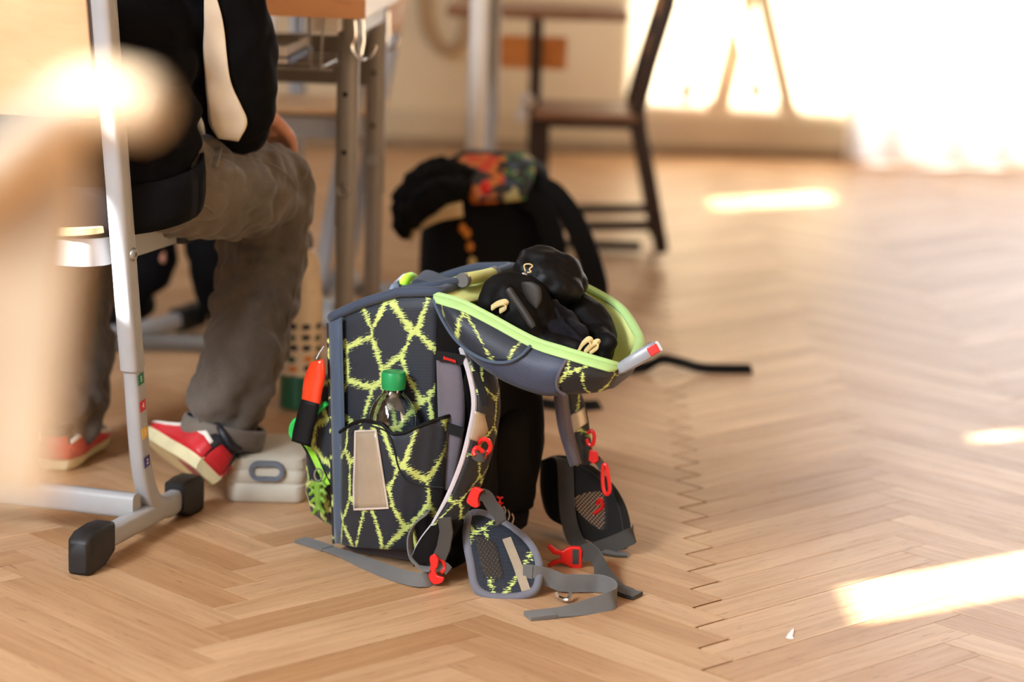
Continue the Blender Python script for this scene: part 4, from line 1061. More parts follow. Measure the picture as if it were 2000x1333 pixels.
for i in range(12):
    t = i / 11; py = 700 + 258 * t; x0 = 852 + 8 * t; x1 = 897 + 16 * math.sin(math.pi * min(1, t * 1.1)) - 10 * t
    rows.append([LY(x0 + (x1 - x0) * j / 5, py, -0.010 - 0.008 * math.sin(math.pi * j / 5) * (0.4 + 0.6 * math.sin(math.pi * min(1, max(0, (t if t < .5 else t)))))) for j in range(6)])
mb = MB(); mb.surf(rows); lm = mb.build('side_padding', 'mesh_lilac', bag, solid=0.004)
mb = MB(); mb.strap([LY(854, 828, -0.021), LY(880, 838, -0.023), LY(905, 846, -0.018)], (0, 0, 1), 0.014, 0.003); mb.build('side_strap', 'black_strap', lm)
mb = MB(); mb.strap([LY(852, 694, -0.018), LY(880, 698, -0.021), LY(906, 704, -0.016)], (0, 0, 1), 0.014, 0.003); tb = mb.build('name_tape', 'black_strap', lm)
for k, hh in enumerate((0.0048, 0.0036, 0.0040, 0.0034, 0.0036, 0.0034, 0.0038, 0.0036)):        # woven red lettering, too small to read
    c_ = LY(867 + 3.1 * k, 699.5 + 1.0 * k, -0.0245); mb = MB(); mb.box(c_, (0.0016, 0.0006, hh)); mb.box(c_ + V((0.0008, 0, (-1) ** k * hh * 0.4)), (0.0016, 0.0006, 0.0009)); mb.build('woven_letter', 'red', tb, smooth=False)
# red lizard and pale scratch marks embroidered low on the panel
e1 = VV; 
def em(px, py): return LX(px, py, 0.036)
mb = MB(); mb.tube(cr([em(975, 972), em(976, 985), em(977, 998)], 4), 0.0022, 6)
for (a, b_) in (((975, 974), (970, 970)), ((976, 974), (982, 972)), ((976, 984), (970, 982)), ((976, 984), (982, 983)), ((977, 994), (972, 993)), ((977, 994), (982, 992))): mb.tube([em(*a), em(*b_)], 0.0018, 6)
mb.build('red_emblem', 'red', bp, remesh=0.0012)
for k in range(3):
    mb = MB(); x_ = 984 + 8 * k; y_ = 990 + 7 * k; mb.tube(cr([em(x_, y_), em(x_ + 3, y_ + 9), em(x_, y_ + 20)], 4), 0.0011, 6); mb.build('scratch_mark', 'patch_edge', bp)

# opening: cords, lime sleeve and the front compartment's zip
mb = MB(); cpts = [LY(785, 566, 0.005), LY(850, 557, 0.02), LY(905, 547, 0.06), LY(935, 541, 0.10), LY(965, 533, 0.15), LY(1003, 520, 0.20)]
cpath = cr(cpts, 5); mb.tube(cpath, 0.0058, 10); mb.build('carry_cord', 'binding', bag)
mb = MB(); mb.tube(cr([LY(906, 546, 0.05), LY(935, 541, 0.09), LY(962, 535, 0.14)], 5), 0.0095, 12); lsv = mb.build('lime_sleeve', 'lime', bag)
for p, q, yy, y2 in (((902, 548), (909, 546), 0.045, 0.055), ((961, 535), (968, 533), 0.137, 0.146)):
    mb = MB(); mb.tube([LY(*p, yy), LY(*q, y2)], 0.0103, 12); mb.build('sleeve_end', 'web', lsv)
mb = MB(); mb.tube(cr([LY(786, 560, 0.16), LY(794, 546, 0.17), LY(806, 543, 0.19), LY(812, 556, 0.20)], 5), 0.008, 10); fz = mb.build('compartment_zip', 'lime_zip', bag)
for pts in ([(772, 568), (776, 552), (784, 548), (786, 562)], [(812, 560), (818, 543), (834, 542), (862, 554), (880, 556)]):
    mb = MB(); mb.strap(cr([LY(a, b_, 0.17) for a, b_ in pts], 5), (0.3, 0.9, 0.2), 0.04, 0.006); mb.build('compartment_edge', 'binding', fz)
# pale lining band between body and lid
rows = []
for i in range(8):
    t = i / 7; rows.append([LY(850 + 160 * t + 14 * j, 571 - 38 * t + 8 * j, 0.005 + 0.20 * t - 0.0 * j) for j in range(4)])
mb = MB(); mb.surf(rows); mb.build('hinge_lining', 'lime', bag, solid=0.004)

# ------------------------------------------------------------------ the lid, thrown open over the straps
RIM = [(846, 575, 0.0), (900, 590, -0.004), (960, 620, -0.006), (1040, 663, -0.004), (1100, 683, 0.0), (1150, 698, 0.012), (1195, 711, 0.030), (1215, 717, 0.050)]
BOT = [(846, 583, -0.004), (868, 624, -0.012), (890, 662, -0.018), (925, 705, -0.022), (985, 746, -0.022), (1060, 773, -0.012), (1110, 771, 0.0), (1180, 764, 0.022), (1206, 738, 0.042), (1215, 722, 0.05)]
FAR = [(1003, 524, 0.20), (1060, 538, 0.225), (1130, 556, 0.24), (1180, 580, 0.235), (1215, 605, 0.22), (1238, 638, 0.19), (1250, 668, 0.15), (1236, 706, 0.085)]
def dense(tab, n=8): return [(p.x, p.y, p.z * 0.001) for p in cr([(a, b_, c * 1000) for a, b_, c in tab], n)]
RIMd, BOTd, FARd = dense(RIM), dense(BOT), dense(FAR)
rimp = [(a, b_) for a, b_, c in RIMd]; rimy = [(a, c) for a, b_, c in RIMd]; botp = [(a, b_) for a, b_, c in BOTd]; boty = [(a, c) for a, b_, c in BOTd]
def wall_pt(px, py, lift=0.0):
    r0, b0 = interp(rimp, px), interp(botp, px); t = min(1.0, max(0.0, (py - r0) / max(1.0, b0 - r0)))
    dep = 0.016 * math.sin(math.pi * t) * min(1, (b0 - r0) / 70)
    return LY(px, py, interp(rimy, px) + (interp(boty, px) - interp(rimy, px)) * t - dep - lift)
lid = bpy.data.objects.new('lid', None); COL.objects.link(lid); lid.parent = bag; lid['_org'] = bag['_org']
# from here parts of the lid: sub-parts of the bag
xs = [846 + (1215 - 846) * i / 46 for i in range(47)]
rows = []
for j in range(11):
    rows.append([wall_pt(px, interp(rimp, px) + (interp(botp, px) - interp(rimp, px)) * j / 10) for px in xs])
mb = MB(); mb.surf(rows, uvo=(0.1, 0.2)); mb.build('lid_side', 'ripstop', lid, solid=0.003)
# printed panels sewn on it
PIP = [(847, 586), (853, 602), (868, 632), (890, 664), (920, 690), (955, 706), (990, 708), (1016, 696), (1030, 683), (1036, 676)]
pipd = [(p.x, p.y) for p in cr([(a, b_, 0) for a, b_ in PIP], 5)]
def pip_y(px): return interp(pipd, px)
xs1 = [848 + (1040 - 848) * i / 30 for i in range(31)]
rows = [[wall_pt(px, interp(rimp, px) + (min(pip_y(px), interp(botp, px)) - interp(rimp, px)) * j / 8, 0.0022) for px in xs1] for j in range(9)]
mb = MB(); mb.surf(rows, uvo=(0.04, 0.03)); mb.build('lid_panel', 'net2', lid, solid=0.0015)
mb = MB(); mb.tube([wall_pt(a, b_, 0.004) for a, b_ in pipd], 0.0024, 8); mb.build('lid_piping', 'slate', lid)
PIP2 = [(1106, 703), (1103, 709), (1093, 728), (1087, 748), (1092, 764), (1104, 772)]
pip2 = [(p.x, p.y) for p in cr([(a, b_, 0) for a, b_ in PIP2], 5)]
rows = []
ys2 = [690 + (771 - 690) * j / 10 for j in range(11)]
lp_ = sorted([(b_, a) for a, b_ in pip2])
rows = []
for j in range(11):
    t = j / 10; row = []
    for i in range(17):
        s_ = i / 16; px = (1112 if t < 0.02 else 0) or interp([(690, 1112), (706, 1104), (728, 1093), (748, 1088), (764, 1092), (772, 1102)], 690 + 80 * t)
        px = px + (1209 - px) * s_; r0, b0 = interp(rimp, px), interp(botp, px); row.append(wall_pt(px, r0 + (b0 - r0) * t, 0.0022))
    rows.append(row)
mb = MB(); mb.surf(rows, uvo=(0.5, 0.1)); mb.build('lid_panel', 'net3', lid, solid=0.0015)
mb = MB(); mb.tube([wall_pt(a, b_, 0.004) for a, b_ in pip2], 0.0022, 8); mb.build('lid_piping', 'base_grey', lid)
# tray: lining inside, shell outside
nS = 22; N_ = [RIMd[round(i * (len(RIMd) - 1) / nS)] for i in range(nS + 1)]; Fr_ = [FARd[round(i * (len(FARd) - 1) / nS)] for i in range(nS + 1)]
def tray(off, drop):
    rows = []
    for i in range(nS + 1):
        t = i / nS; n_ = LY(*N_[i]); f_ = LY(*Fr_[i]); dep = interp([(0, .012), (.15, .035), (.35, .062), (.6, .062), (.8, .042), (.93, .018), (1, .005)], t) + drop
        ac = (f_ - n_); prof = [n_ + ac * 0.02, n_ + ac * 0.06 + V((0, 0, -dep * .55)), n_ + ac * 0.17 + V((0, 0, -dep * .95)), n_ + ac * 0.5 + V((0, 0, -dep)), n_ + ac * 0.83 + V((0, 0, -dep * .95)), n_ + ac * 0.95 + V((0, 0, -dep * .55)), f_]
        rows.append(cr(prof, 4))
    return rows
mb = MB(); mb.surf(tray(0, 0)); mb.build('lid_lining', 'lime', lid, solid=0.0015)
mb = MB(); mb.surf([[p + V((0, 0, -0.003)) for p in r] for r in tray(0, 0.004)]); mb.build('lid_shell', 'ripstop', lid, solid=0.0015)
# lime binding: folded tape on the near edge, rolled tape on the far one
rows = []
for k in range(4):
    rows.append([wall_pt(px, interp(rimp, px) - 2 + 6.2 * k * (1 if px < 1195 else max(0.3, (1220 - px) / 25)), 0.0042 if k else 0.001) for px in xs])
mb = MB(); mb.surf(rows); bd = mb.build('lid_binding', 'lime_bind', lid, solid=0.002)
mb = MB(); mb.tube([LY(*p) + V((0, 0, 0.001)) for p in RIMd], 0.0042, 8); mb.build('binding_roll', 'lime_bind', bd)
mb = MB(); mb.tube([LY(*p) for p in FARd[8:]], 0.0078, 10, squash=0.75); mb.build('lid_binding', 'lime_bind', lid)
mb = MB(); mb.strap([LY(1186, 596, 0.235), LY(1178, 612, 0.225), LY(1170, 634, 0.21)], UU, 0.014, 0.002); mb.build('loop', 'web_dark', lid)
# magnetic buckle: grey bar with a red catch
b0, b1 = LY(1206, 724, 0.045), LY(1287, 676, 0.060); ax = (b1 - b0).normalized(); sd = VV - ax * VV.dot(ax); sd.normalize(); nm = ax.cross(sd); nm = nm if nm.z > 0 else -nm
mb = MB(); rings = []
for t, w, h in ((0.0, 0.010, 0.006), (0.12, 0.014, 0.0085), (0.5, 0.0155, 0.0100), (0.85, 0.0155, 0.0100), (0.97, 0.0140, 0.0085), (1.0, 0.0125, 0.0075)):
    rings.append(oval_ring(b0.lerp(b1, t), ax, sd, w, h, 16, 4.5))
mb.loft(rings); bkl = mb.build('buckle', 'buckle_grey', lid)
cb = b0.lerp(b1, 0.90); mb = MB(); mb.box(cb - sd * 0.0125 - nm * 0.0015, (0.015, 0.009, 0.013), Matrix((ax, sd, nm)).transposed()); mb.build('catch', 'red', bkl, smooth=False, bevel=0.0015)
mb = MB(); mb.box(b0.lerp(b1, 0.82) + nm * 0.0098, (0.010, 0.018, 0.0012), Matrix((ax, sd, nm)).transposed()); mb.build('groove', 'dark_shaded_steel', bkl, smooth=False)

# ------------------------------------------------------------------ shoulder straps, hip fins and their webbing (parts of the backpack)
def lin2(tab, n=5): return [(p.x, p.y) for p in cr([(a, b_, 0) for a, b_ in tab], n)]
def strip(name, mat, left, right, yl, yr, parent, thick=0.008, cols=7, bulge=0.006, uvo=(0, 0), n=5, fn=None):
    """padded band between two pixel edges at given widths y (one value or a list)"""
    L_, R_ = lin2(left, n), lin2(right, n); k = len(L_); rows = []
    YL = crs(yl, n) if isinstance(yl, list) else [yl] * k; YR = crs(yr, n) if isinstance(yr, list) else [yr] * k
    f_ = fn or LY
    for i in range(k):
        rows.append([f_(L_[i][0] + (R_[i][0] - L_[i][0]) * j / (cols - 1), L_[i][1] + (R_[i][1] - L_[i][1]) * j / (cols - 1), YL[i] + (YR[i] - YL[i]) * j / (cols - 1) - bulge * math.sin(math.pi * j / (cols - 1))) for j in range(cols)])
    mb = MB(); mb.surf(rows, uvo=uvo); o = mb.build(name, mat, parent, solid=thick, offset=1)
    return o, rows
sl_ = [(904, 680), (921, 735), (929, 790), (920, 845), (904, 905), (878, 970), (846, 1032)]
sr_ = [(946, 688), (962, 740), (968, 795), (960, 850), (946, 905), (926, 960), (898, 1012)]
strp, rows = strip('shoulder_strap', 'net3', sl_, sr_, [0.0, -0.02, -0.03, -0.035, -0.04, -0.045, -0.05], [0.03, 0.02, 0.015, 0.01, 0.0, -0.015, -0.03], bag)
mb = MB(); mb.tube([r[0] + V((-0.002, -0.003, 0)) for r in rows], 0.0042, 8); mb.build('strap_trim', 'trim_lilac', strp)
mb = MB(); mb.tube([r[-1] + V((0.001, -0.002, 0)) for r in rows], 0.003, 8); mb.build('strap_trim', 'pad', strp)
strip('reflective_band', 'reflect', [(927, 802), (922, 832), (916, 858)], [(952, 812), (953, 840), (946, 868)], -0.043, -0.014, strp, 0.0015, bulge=0.006)
pd_, rows2 = strip('strap_end', 'pad', [(848, 1028), (826, 1058), (814, 1088), (818, 1104)], [(898, 1010), (880, 1046), (862, 1078), (850, 1098)], [-0.052, -0.056, -0.058, -0.058], [-0.032, -0.04, -0.05, -0.056], bag, 0.010)
mb = MB(); mb.tube([r[0] + V((-0.002, -0.003, 0)) for r in rows2], 0.0045, 8); mb.build('strap_trim', 'trim_lilac', pd_)
mb = MB(); mb.strap([LY(868, 1012, -0.062), LY(872, 1040, -0.063), LY(866, 1072, -0.066), LY(858, 1090, -0.068)], UU, 0.020, 0.003); mb.build('tab', 'web_dark', pd_)
mb = MB(); mb.strap(cr([LY(838, 1000, -0.046), LY(812, 1022, -0.05), LY(801, 1050, -0.056), LY(806, 1085, -0.062), LY(828, 1108, -0.068), LY(846, 1112, -0.07)], 5), (0.25, 0.9, 0.1), 0.022, 0.002); mb.build('web_loop', 'web', bag)
# tail of that webbing, running left over the floor under the bag
wt = [PZ(852, 1126, 0.010), PZ(820, 1134, 0.010), PZ(770, 1122, 0.008), PZ(720, 1103, 0.006), PZ(680, 1086, 0.004), PZ(640, 1072, 0.003), PZ(600, 1059, 0.003), PZ(586, 1055, 0.003)]
wd = [V((0.1, 0.55, 0.6)), V((0.1, 0.6, 0.6)), V((0.1, 0.8, 0.5)), V((0.1, 0.9, 0.3)), V((0.1, 1, 0.1)), V((0.1, 1, 0.02)), V((0.1, 1, 0.02)), V((0.1, 1, 0.02))]
wtd = cr(wt, 4); wdd = [p.normalized() for p in cr(wd, 4)]
mb = MB(); mb.strap(wtd, wdd, 0.022, 0.0018); wt_ = mb.build('web_tail', 'web', bag)
mb = MB(); mb.strap(wtd[-9:], wdd[-9:], 0.0235, 0.0042); mb.build('web_end', 'web', wt_)
# red ladder buckle
def px_prism(mb, pts, y, depth, fn=LY): return mb.prism([fn(a, b_, y) for a, b_ in pts], -VV * depth if fn is LY else V((0, -depth, 0)))
mb = MB(); px_prism(mb, lin2([(842, 1086), (850, 1082), (857, 1092), (856, 1106), (852, 1114), (856, 1124), (868, 1128), (864, 1138), (850, 1141), (841, 1132), (839, 1118), (843, 1104), (841, 1094), (842, 1086)], 4)[:-1], -0.072, 0.004); lb_ = mb.build('ladder_buckle', 'red', bag, bevel=0.001)
mb = MB(); mb.tube(cr([LY(852, 1090, -0.070), LY(864, 1096, -0.064), LY(868, 1110, -0.062), LY(862, 1120, -0.068)], 4), 0.0028, 8); mb.build('buckle_bar', 'red', lb_)
mb = MB(); mb.strap(cr([LY(855, 1104, -0.066), LY(868, 1108, -0.062), LY(876, 1116, -0.058)], 4), (0.1, 0.3, 0.9), 0.014, 0.003); mb.build('web_end', 'web', lb_)
# red hook and clip on the strap
mb = MB(); mb.tube(cr([LY(936, 866, -0.030), LY(942, 859, -0.034), LY(952, 860, -0.034), LY(958, 871, -0.03), LY(954, 883, -0.03), LY(944, 887, -0.034), LY(938, 878, -0.038), LY(930, 875, -0.042), LY(925, 883, -0.044), LY(928, 891, -0.046)], 4), 0.0032, 8); hk = mb.build('hook', 'red', strp)
mb = MB(); mb.tube(cr([LY(938, 878, -0.038), LY(946, 886, -0.036), LY(945, 896, -0.036)], 4), 0.0032, 8); mb.build('hook_stem', 'red', hk)
mb = MB(); mb.strap(cr([LY(926, 888, -0.044), LY(934, 894, -0.046), LY(944, 894, -0.042), LY(948, 886, -0.034)], 4), (0.2, 0.4, 0.9), 0.012, 0.002); mb.build('loop', 'web_dark', strp)
mb = MB(); px_prism(mb, lin2([(925, 952), (932, 951), (945, 957), (940, 962), (937, 975), (938, 988), (930, 990), (920, 984), (915, 978), (919, 966), (925, 952)], 3)[:-1], -0.035, 0.007); cl_ = mb.build('clip', 'red', strp, bevel=0.0012)
mb = MB(); mb.strap(cr([LY(940, 966, -0.036), LY(952, 972, -0.03), LY(962, 990, -0.03), LY(975, 1005, -0.04), LY(979, 1022, -0.05)], 4), (0.35, 0.3, 0.8), [0.018] * 17, 0.0025); mb.build('strap', 'web_dark', cl_)

def pad_px(name, mat, outline, fn, parent, thick, back=0.004, n=4, uvo=(0, 0)):
    """flat cushion over a pixel outline; fn(px, py) gives the point in space, thickness towards the viewer"""
    o_ = lin2(list(outline) + [outline[0]], n)[:-1]; cx = sum(p[0] for p in o_) / len(o_); cy = sum(p[1] for p in o_) / len(o_)
    mb = MB(); rings = []; up = V((0.1, -1, 0.15)).normalized()
    for s_, h in ((0.97, -back), (1.0, 0.0), (1.0, thick * 0.5), (0.95, thick * 0.9), (0.75, thick), (0.35, thick)):
        rings.append([fn(cx + (x - cx) * s_, cy + (y - cy) * s_) + up * h for x, y in o_])
    mb.loft(rings)
    b_ = fn(cx, cy)
    mb.uv = [(p.x + uvo[0], p.z + uvo[1]) for p in mb.v]
    return mb.build(name, mat, parent), [fn(x, y) + up * thick * 0.4 for x, y in o_]
FUP = V((0.1, -1, 0.15)).normalized()
def nf(px, py, lift=0.0): return PD(px, py, 3.335 - (py - 1000) / 168 * 0.117 - max(0, (px - 1000)) * 0.0001) + FUP * lift
fin, edge = pad_px('hip_fin', 'net2', [(916, 1004), (940, 1003), (975, 1018), (1010, 1040), (1036, 1066), (1050, 1095), (1052, 1125), (1044, 1152), (1018, 1164), (985, 1167), (950, 1163), (928, 1145), (919, 1100), (911, 1050)], nf, bag, 0.010, uvo=(0.12, 0.05))
M['binding_pale'] = cloth('pale_slate_binding', rgb(112, 112, 122), rough=0.7, scale=1800, bump=0.3, var=0.05)
mb = MB(); mb.ring(edge, 0.0062, 10); mb.build('fin_binding', 'binding_pale', fin)
pad_px('mesh_window', 'net_mesh', [(924, 1042), (945, 1046), (968, 1062), (976, 1092), (983, 1122), (975, 1131), (946, 1126), (936, 1098)], lambda x, y: nf(x, y, 0.0105), fin, 0.0012)
M['mesh_under'] = cloth('brown_inlay', rgb(92, 76, 62))
pad_px('mesh_inlay', 'mesh_under', [(926, 1046), (945, 1050), (965, 1064), (973, 1092), (979, 1120), (973, 1127), (948, 1122), (938, 1098)], lambda x, y: nf(x, y, 0.0095), fin, 0.0008)
mb = MB(); mb.strap([nf(988, 1050, 0.0115), nf(1008, 1100, 0.0118), nf(1026, 1152, 0.0115)], V((1, 0, 0.15)), 0.0125, 0.0015); mb.build('reflective_stripe', 'reflect', fin)
hp = [nf(1020, 1118, 0.012), nf(1045, 1120, 0.013), PZ(1075, 1130, 0.022), PZ(1100, 1139, 0.016), PZ(1140, 1140, 0.0145), PZ(1175, 1141, 0.014), PZ(1200, 1153, 0.014), PZ(1201, 1169, 0.013), PZ(1170, 1182, 0.008), PZ(1115, 1194, 0.005), PZ(1065, 1200, 0.004), PZ(1030, 1204, 0.0035)]
hw = [V((0, 0.1, 1))] * 6 + [V((0, 0.2, 1)), V((0, 0.35, 1)), V((0, 0.8, 0.8)), V((0, 1, 0.35)), V((0, 1, 0.1)), V((0, 1, 0.05))]
hpd = cr(hp, 6); hwd = [p.normalized() for p in cr(hw, 6)]
mb = MB(); mb.strap(hpd, hwd, 0.025, 0.0022); hs_ = mb.build('hip_strap', 'web', bag)
mb = MB(); mb.strap([hpd[-9], hpd[-6], hpd[-3], hpd[-1]], [hwd[-1]] * 4, 0.0265, 0.005); mb.build('web_end', 'web', hs_)
mb = MB(); mb.strap([nf(1020, 1118, 0.014), nf(1038, 1120, 0.0145)], V((0, 0.1, 1)), 0.026, 0.003); mb.build('box_stitch', 'web', hs_)
mb = MB(); mb.tube(cr([PZ(1086, 1158, 0.012), PZ(1092, 1168, 0.006), PZ(1108, 1172, 0.006), PZ(1114, 1160, 0.010)], 4), 0.003, 8); mb.build('slider', 'chrome', hs_)
# far hip fin: a dark padded ring with a see-through mesh window
def ff(px, py, lift=0.0): return PD(px, py, 3.585 - (px - 1055) / 175 * 0.125 - max(0, py - 1000) * 0.0002) + FUP * lift
def ring_pad(name, mat, outer, inner, fn, parent, t0, t1, n=5):
    o_ = lin2(list(outer) + [outer[0]], n)[:-1]; i_ = lin2(list(inner) + [inner[0]], n)[:-1]; N = len(o_)
    rings = []
    for h, g in ((t0, 0.0), (t1 * .8, 0.0), (t1, 0.12)): rings.append([fn(a[0] + (b_[0] - a[0]) * g, a[1] + (b_[1] - a[1]) * g, h) for a, b_ in zip(o_, i_)])
    for h, g in ((t1, 0.88), (t1 * .8, 1.0), (t0, 1.0)): rings.append([fn(a[0] + (b_[0] - a[0]) * g, a[1] + (b_[1] - a[1]) * g, h) for a, b_ in zip(o_, i_)])
    rings.append(rings[0]); mb = MB(); mb.loft(rings, caps=False); return mb.build(name, mat, parent, weld=0.0003)
fo = [(1056, 900), (1090, 890), (1130, 897), (1168, 918), (1200, 950), (1222, 990), (1231, 1030), (1229, 1062), (1215, 1074), (1180, 1068), (1140, 1052), (1100, 1028), (1070, 1008), (1056, 960)]
fi = [(1120, 972), (1132, 966), (1145, 962), (1158, 960), (1170, 960), (1178, 964), (1181, 980), (1182, 1010), (1180, 1030), (1172, 1034), (1158, 1026), (1142, 1012), (1130, 1000), (1122, 988)]
M['pad_brown'] = cloth('dark_brown_padding', rgb(26, 21, 18), rough=0.9, scale=1200, bump=0.25, var=0.06)
fin2 = ring_pad('hip_fin', 'pad_brown', fo, fi, ff, bag, -0.006, 0.008)
pad_px('mesh_window', 'net_mesh', fi, lambda x, y: ff(x, y, 0.002), fin2, 0.001, back=0.0005)
pad_px('mesh_window', 'net_mesh', [(1066, 955), (1075, 940), (1083, 955), (1082, 966), (1070, 965)], lambda x, y: ff(x, y, 0.0085), fin2, 0.001)
mb = MB(); mb.tube([ff(x, y, 0.006) for x, y in lin2([(1120, 900), (1160, 920), (1196, 955), (1214, 995), (1222, 1040)], 5)], 0.005, 8); mb.build('fin_roll', 'pad_brown', fin2)
mb = MB(); mb.tube(cr([ff(1165, 985, 0.005), ff(1172, 975, 0.005), ff(1176, 990, 0.005), ff(1160, 1003, 0.005)], 4), 0.003, 6); mb.build('red_cord', 'red', fin2)
mb = MB(); mb.strap(cr([ff(1092, 893, -0.002), ff(1100, 902, 0.022), ff(1102, 960, 0.026), ff(1106, 1010, 0.03), ff(1118, 1048, 0.034), ff(1138, 1064, 0.036)], 5), (1, -0.1, 0), 0.024, 0.002); vs_ = mb.build('hip_strap', 'web_dark', bag)
mb = MB(); mb.strap(cr([ff(1236, 1040, 0.002), ff(1228, 1046, 0.016), ff(1190, 1060, 0.026), ff(1150, 1072, 0.034), ff(1132, 1078, 0.036)], 5), (0, 0.15, 1), 0.025, 0.002); mb.build('wrap_strap', 'web_dark', vs_)
by = 3.372
outl = [(1069, 1064), (1075, 1062), (1086, 1072), (1098, 1075), (1108, 1068), (1118, 1066), (1133, 1067), (1137, 1073), (1136, 1106), (1132, 1111), (1118, 1109), (1108, 1103), (1098, 1098), (1086, 1100), (1075, 1106), (1069, 1103), (1080, 1094), (1095, 1090), (1095, 1084), (1080, 1080), (1071, 1071)]
mb = MB(); mb.prism([PD(a, b_, by + 0.004) for a, b_ in outl], V((0, -0.008, 0))); rb = mb.build('side_release_buckle', 'red', vs_, bevel=0.0015)
mb = MB(); mb.prism([PD(a, b_, by - 0.0042) for a, b_ in ((1118, 1073), (1130, 1074), (1130, 1103), (1118, 1102))], V((0, -0.001, 0))); mb.build('strap_window', 'web_dark', rb, smooth=False)
t2 = [PD(1134, 1086, by), PD(1150, 1078, by - 0.004), PZ(1166, 1092, 0.020), PZ(1176, 1118, 0.012), PZ(1196, 1142, 0.006), PZ(1222, 1158, 0.004), PZ(1246, 1165, 0.0035)]
tw = [V((0, 0.1, 1)), V((0, 0.1, 1)), V((0.2, 0.4, 1)), V((0.5, 0.6, 0.6)), V((0.3, 1, 0.25)), V((0.2, 1, 0.1)), V((0.2, 1, 0.05))]
td_ = cr(t2, 5); twd = [p.normalized() for p in cr(tw, 5)]
mb = MB(); mb.strap(td_, twd, 0.024, 0.002); tl_ = mb.build('strap_tail', 'web_dark', rb)
mb = MB(); mb.strap([td_[-8], td_[-4], td_[-1]], [twd[-1]] * 3, 0.0255, 0.006); mb.build('web_end', 'web_dark', tl_)
mb = MB(); mb.strap([PZ(1178, 1078, 0.004), PZ(1205, 1083, 0.003), PZ(1226, 1084, 0.003)], (0.2, 1, 0), 0.02, 0.003); mb.build('loose_end', 'web_dark', vs_)
# far shoulder strap
fs_, rows = strip('shoulder_strap', 'net3', [(1098, 760), (1106, 800), (1112, 845), (1122, 885), (1128, 910)], [(1124, 760), (1138, 795), (1146, 840), (1150, 880), (1152, 905)], 0.20, 0.22, bag, 0.006)
strip('strap_edge', 'mesh_lilac', [(1086, 752), (1090, 800), (1098, 845), (1112, 888), (1120, 910)], [(1100, 752), (1106, 800), (1114, 845), (1124, 885), (1129, 908)], 0.185, 0.195, fs_, 0.006)
strip('reflective_band', 'reflect', [(1112, 812), (1114, 832), (1116, 850)], [(1140, 796), (1144, 812), (1146, 826)], 0.194, 0.210, fs_, 0.002, bulge=0.003)
mb = MB(); mb.tube(cr([LY(1148, 846, 0.2), LY(1156, 842, 0.2), LY(1161, 852, 0.2), LY(1158, 868, 0.2), LY(1150, 868, 0.2), LY(1146, 858, 0.2)], 4), 0.003, 8); mb.build('hook', 'red', fs_)
mb = MB(); px_prism(mb, [(1154, 878), (1168, 882), (1170, 900), (1162, 906), (1152, 898)], 0.2, 0.006); mb.build('clip', 'red', fs_, bevel=0.001)
mb = MB(); mb.strap(cr([LY(1164, 896, 0.2), LY(1172, 906, 0.2), LY(1178, 916, 0.2)], 3), (0.4, 0.3, 0.8), 0.012, 0.002); mb.build('strap', 'web_dark', fs_)
mb = MB(); mb.ring(cr([LY(1178, 912, 0.195), LY(1184, 910, 0.195), LY(1188, 930, 0.195), LY(1191, 958, 0.195), LY(1184, 966, 0.195), LY(1178, 950, 0.195)], 4, True), 0.003, 8); mb.build('ring', 'red', fs_)
mb = MB(); px_prism(mb, [(924, 726), (934, 724), (950, 764), (954, 792), (944, 794)], -0.042, 0.003); mb.build('strap_flap', 'black_strap', strp)

# ------------------------------------------------------------------ winter things lying in the lid
M['glove_black'] = cloth('black_softshell', rgb(9, 7, 7), rough=0.65, scale=1100, bump=0.12, var=0.08, sheen=0.0, spec=0.18)
M['glove_shiny'] = pbr('black_nylon_shell', rgb(5, 4, 5), 0.48, spec=0.22, var=0.15, vscale=30)
M['glove_pad'] = pbr('grey_grip_patch', rgb(44, 41, 38), 0.6, var=0.1)
M['tan_lining'] = cloth('tan_lining', rgb(214, 192, 136), bump=0.2)
M['fleece_navy'] = cloth('navy_fleece', rgb(14, 12, 20), rough=0.95, scale=700, bump=0.5, sheen=0.05)
def G(px, py, y): return LY(px, py, y)
ga = thing('winter_glove', G(1080, 575, 0.16), 'puffy shiny black glove with cord lock on top of the heap', 'glove', 'winter gloves in the open lid')
mb = MB()
bal(mb, [G(1030, 535, 0.13), G(1052, 526, 0.14), G(1095, 540, 0.155), G(1122, 556, 0.17)], [0.026, 0.034, 0.034, 0.022], 16)
bal(mb, [G(1060, 540, 0.12), G(1090, 562, 0.13), G(1120, 570, 0.14)], [0.026, 0.028, 0.018], 14)
bal(mb, [G(1020, 550, 0.12), G(1026, 530, 0.12), G(1036, 515, 0.13)], [0.014, 0.02, 0.018], 12)
mb.build('shell', 'glove_shiny', ga, remesh=0.0035, smoothn=4, disp=[('CLOUDS', 0.03, 0.010)])
mb = MB(); mb.tube(cr([G(1026, 530, 0.082), G(1024, 518, 0.080), G(1034, 516, 0.082), G(1040, 520, 0.084), G(1034, 526, 0.083), G(1037, 531, 0.084), G(1030, 533, 0.083)], 5), 0.0011, 6); mb.build('cord', 'tan_lining', ga)
mb = MB(); mb.ball(G(1024, 537, 0.085), (0.005, 0.004, 0.004), 10); mb.build('cord_lock', 'galv', ga)
gb = thing('winter_glove', G(1010, 640, 0.08), 'matt black glove with grey grip patch and tan loops in the lid', 'glove', 'winter gloves in the open lid')
mb = MB()
bal(mb, [G(960, 590, 0.05), G(985, 575, 0.07), G(1020, 585, 0.08), G(1045, 620, 0.08), G(1055, 655, 0.08)], [0.022, 0.032, 0.036, 0.032, 0.026], 16)
bal(mb, [G(985, 580, 0.04), G(1010, 610, 0.045), G(1035, 655, 0.05)], [0.020, 0.024, 0.02], 14)
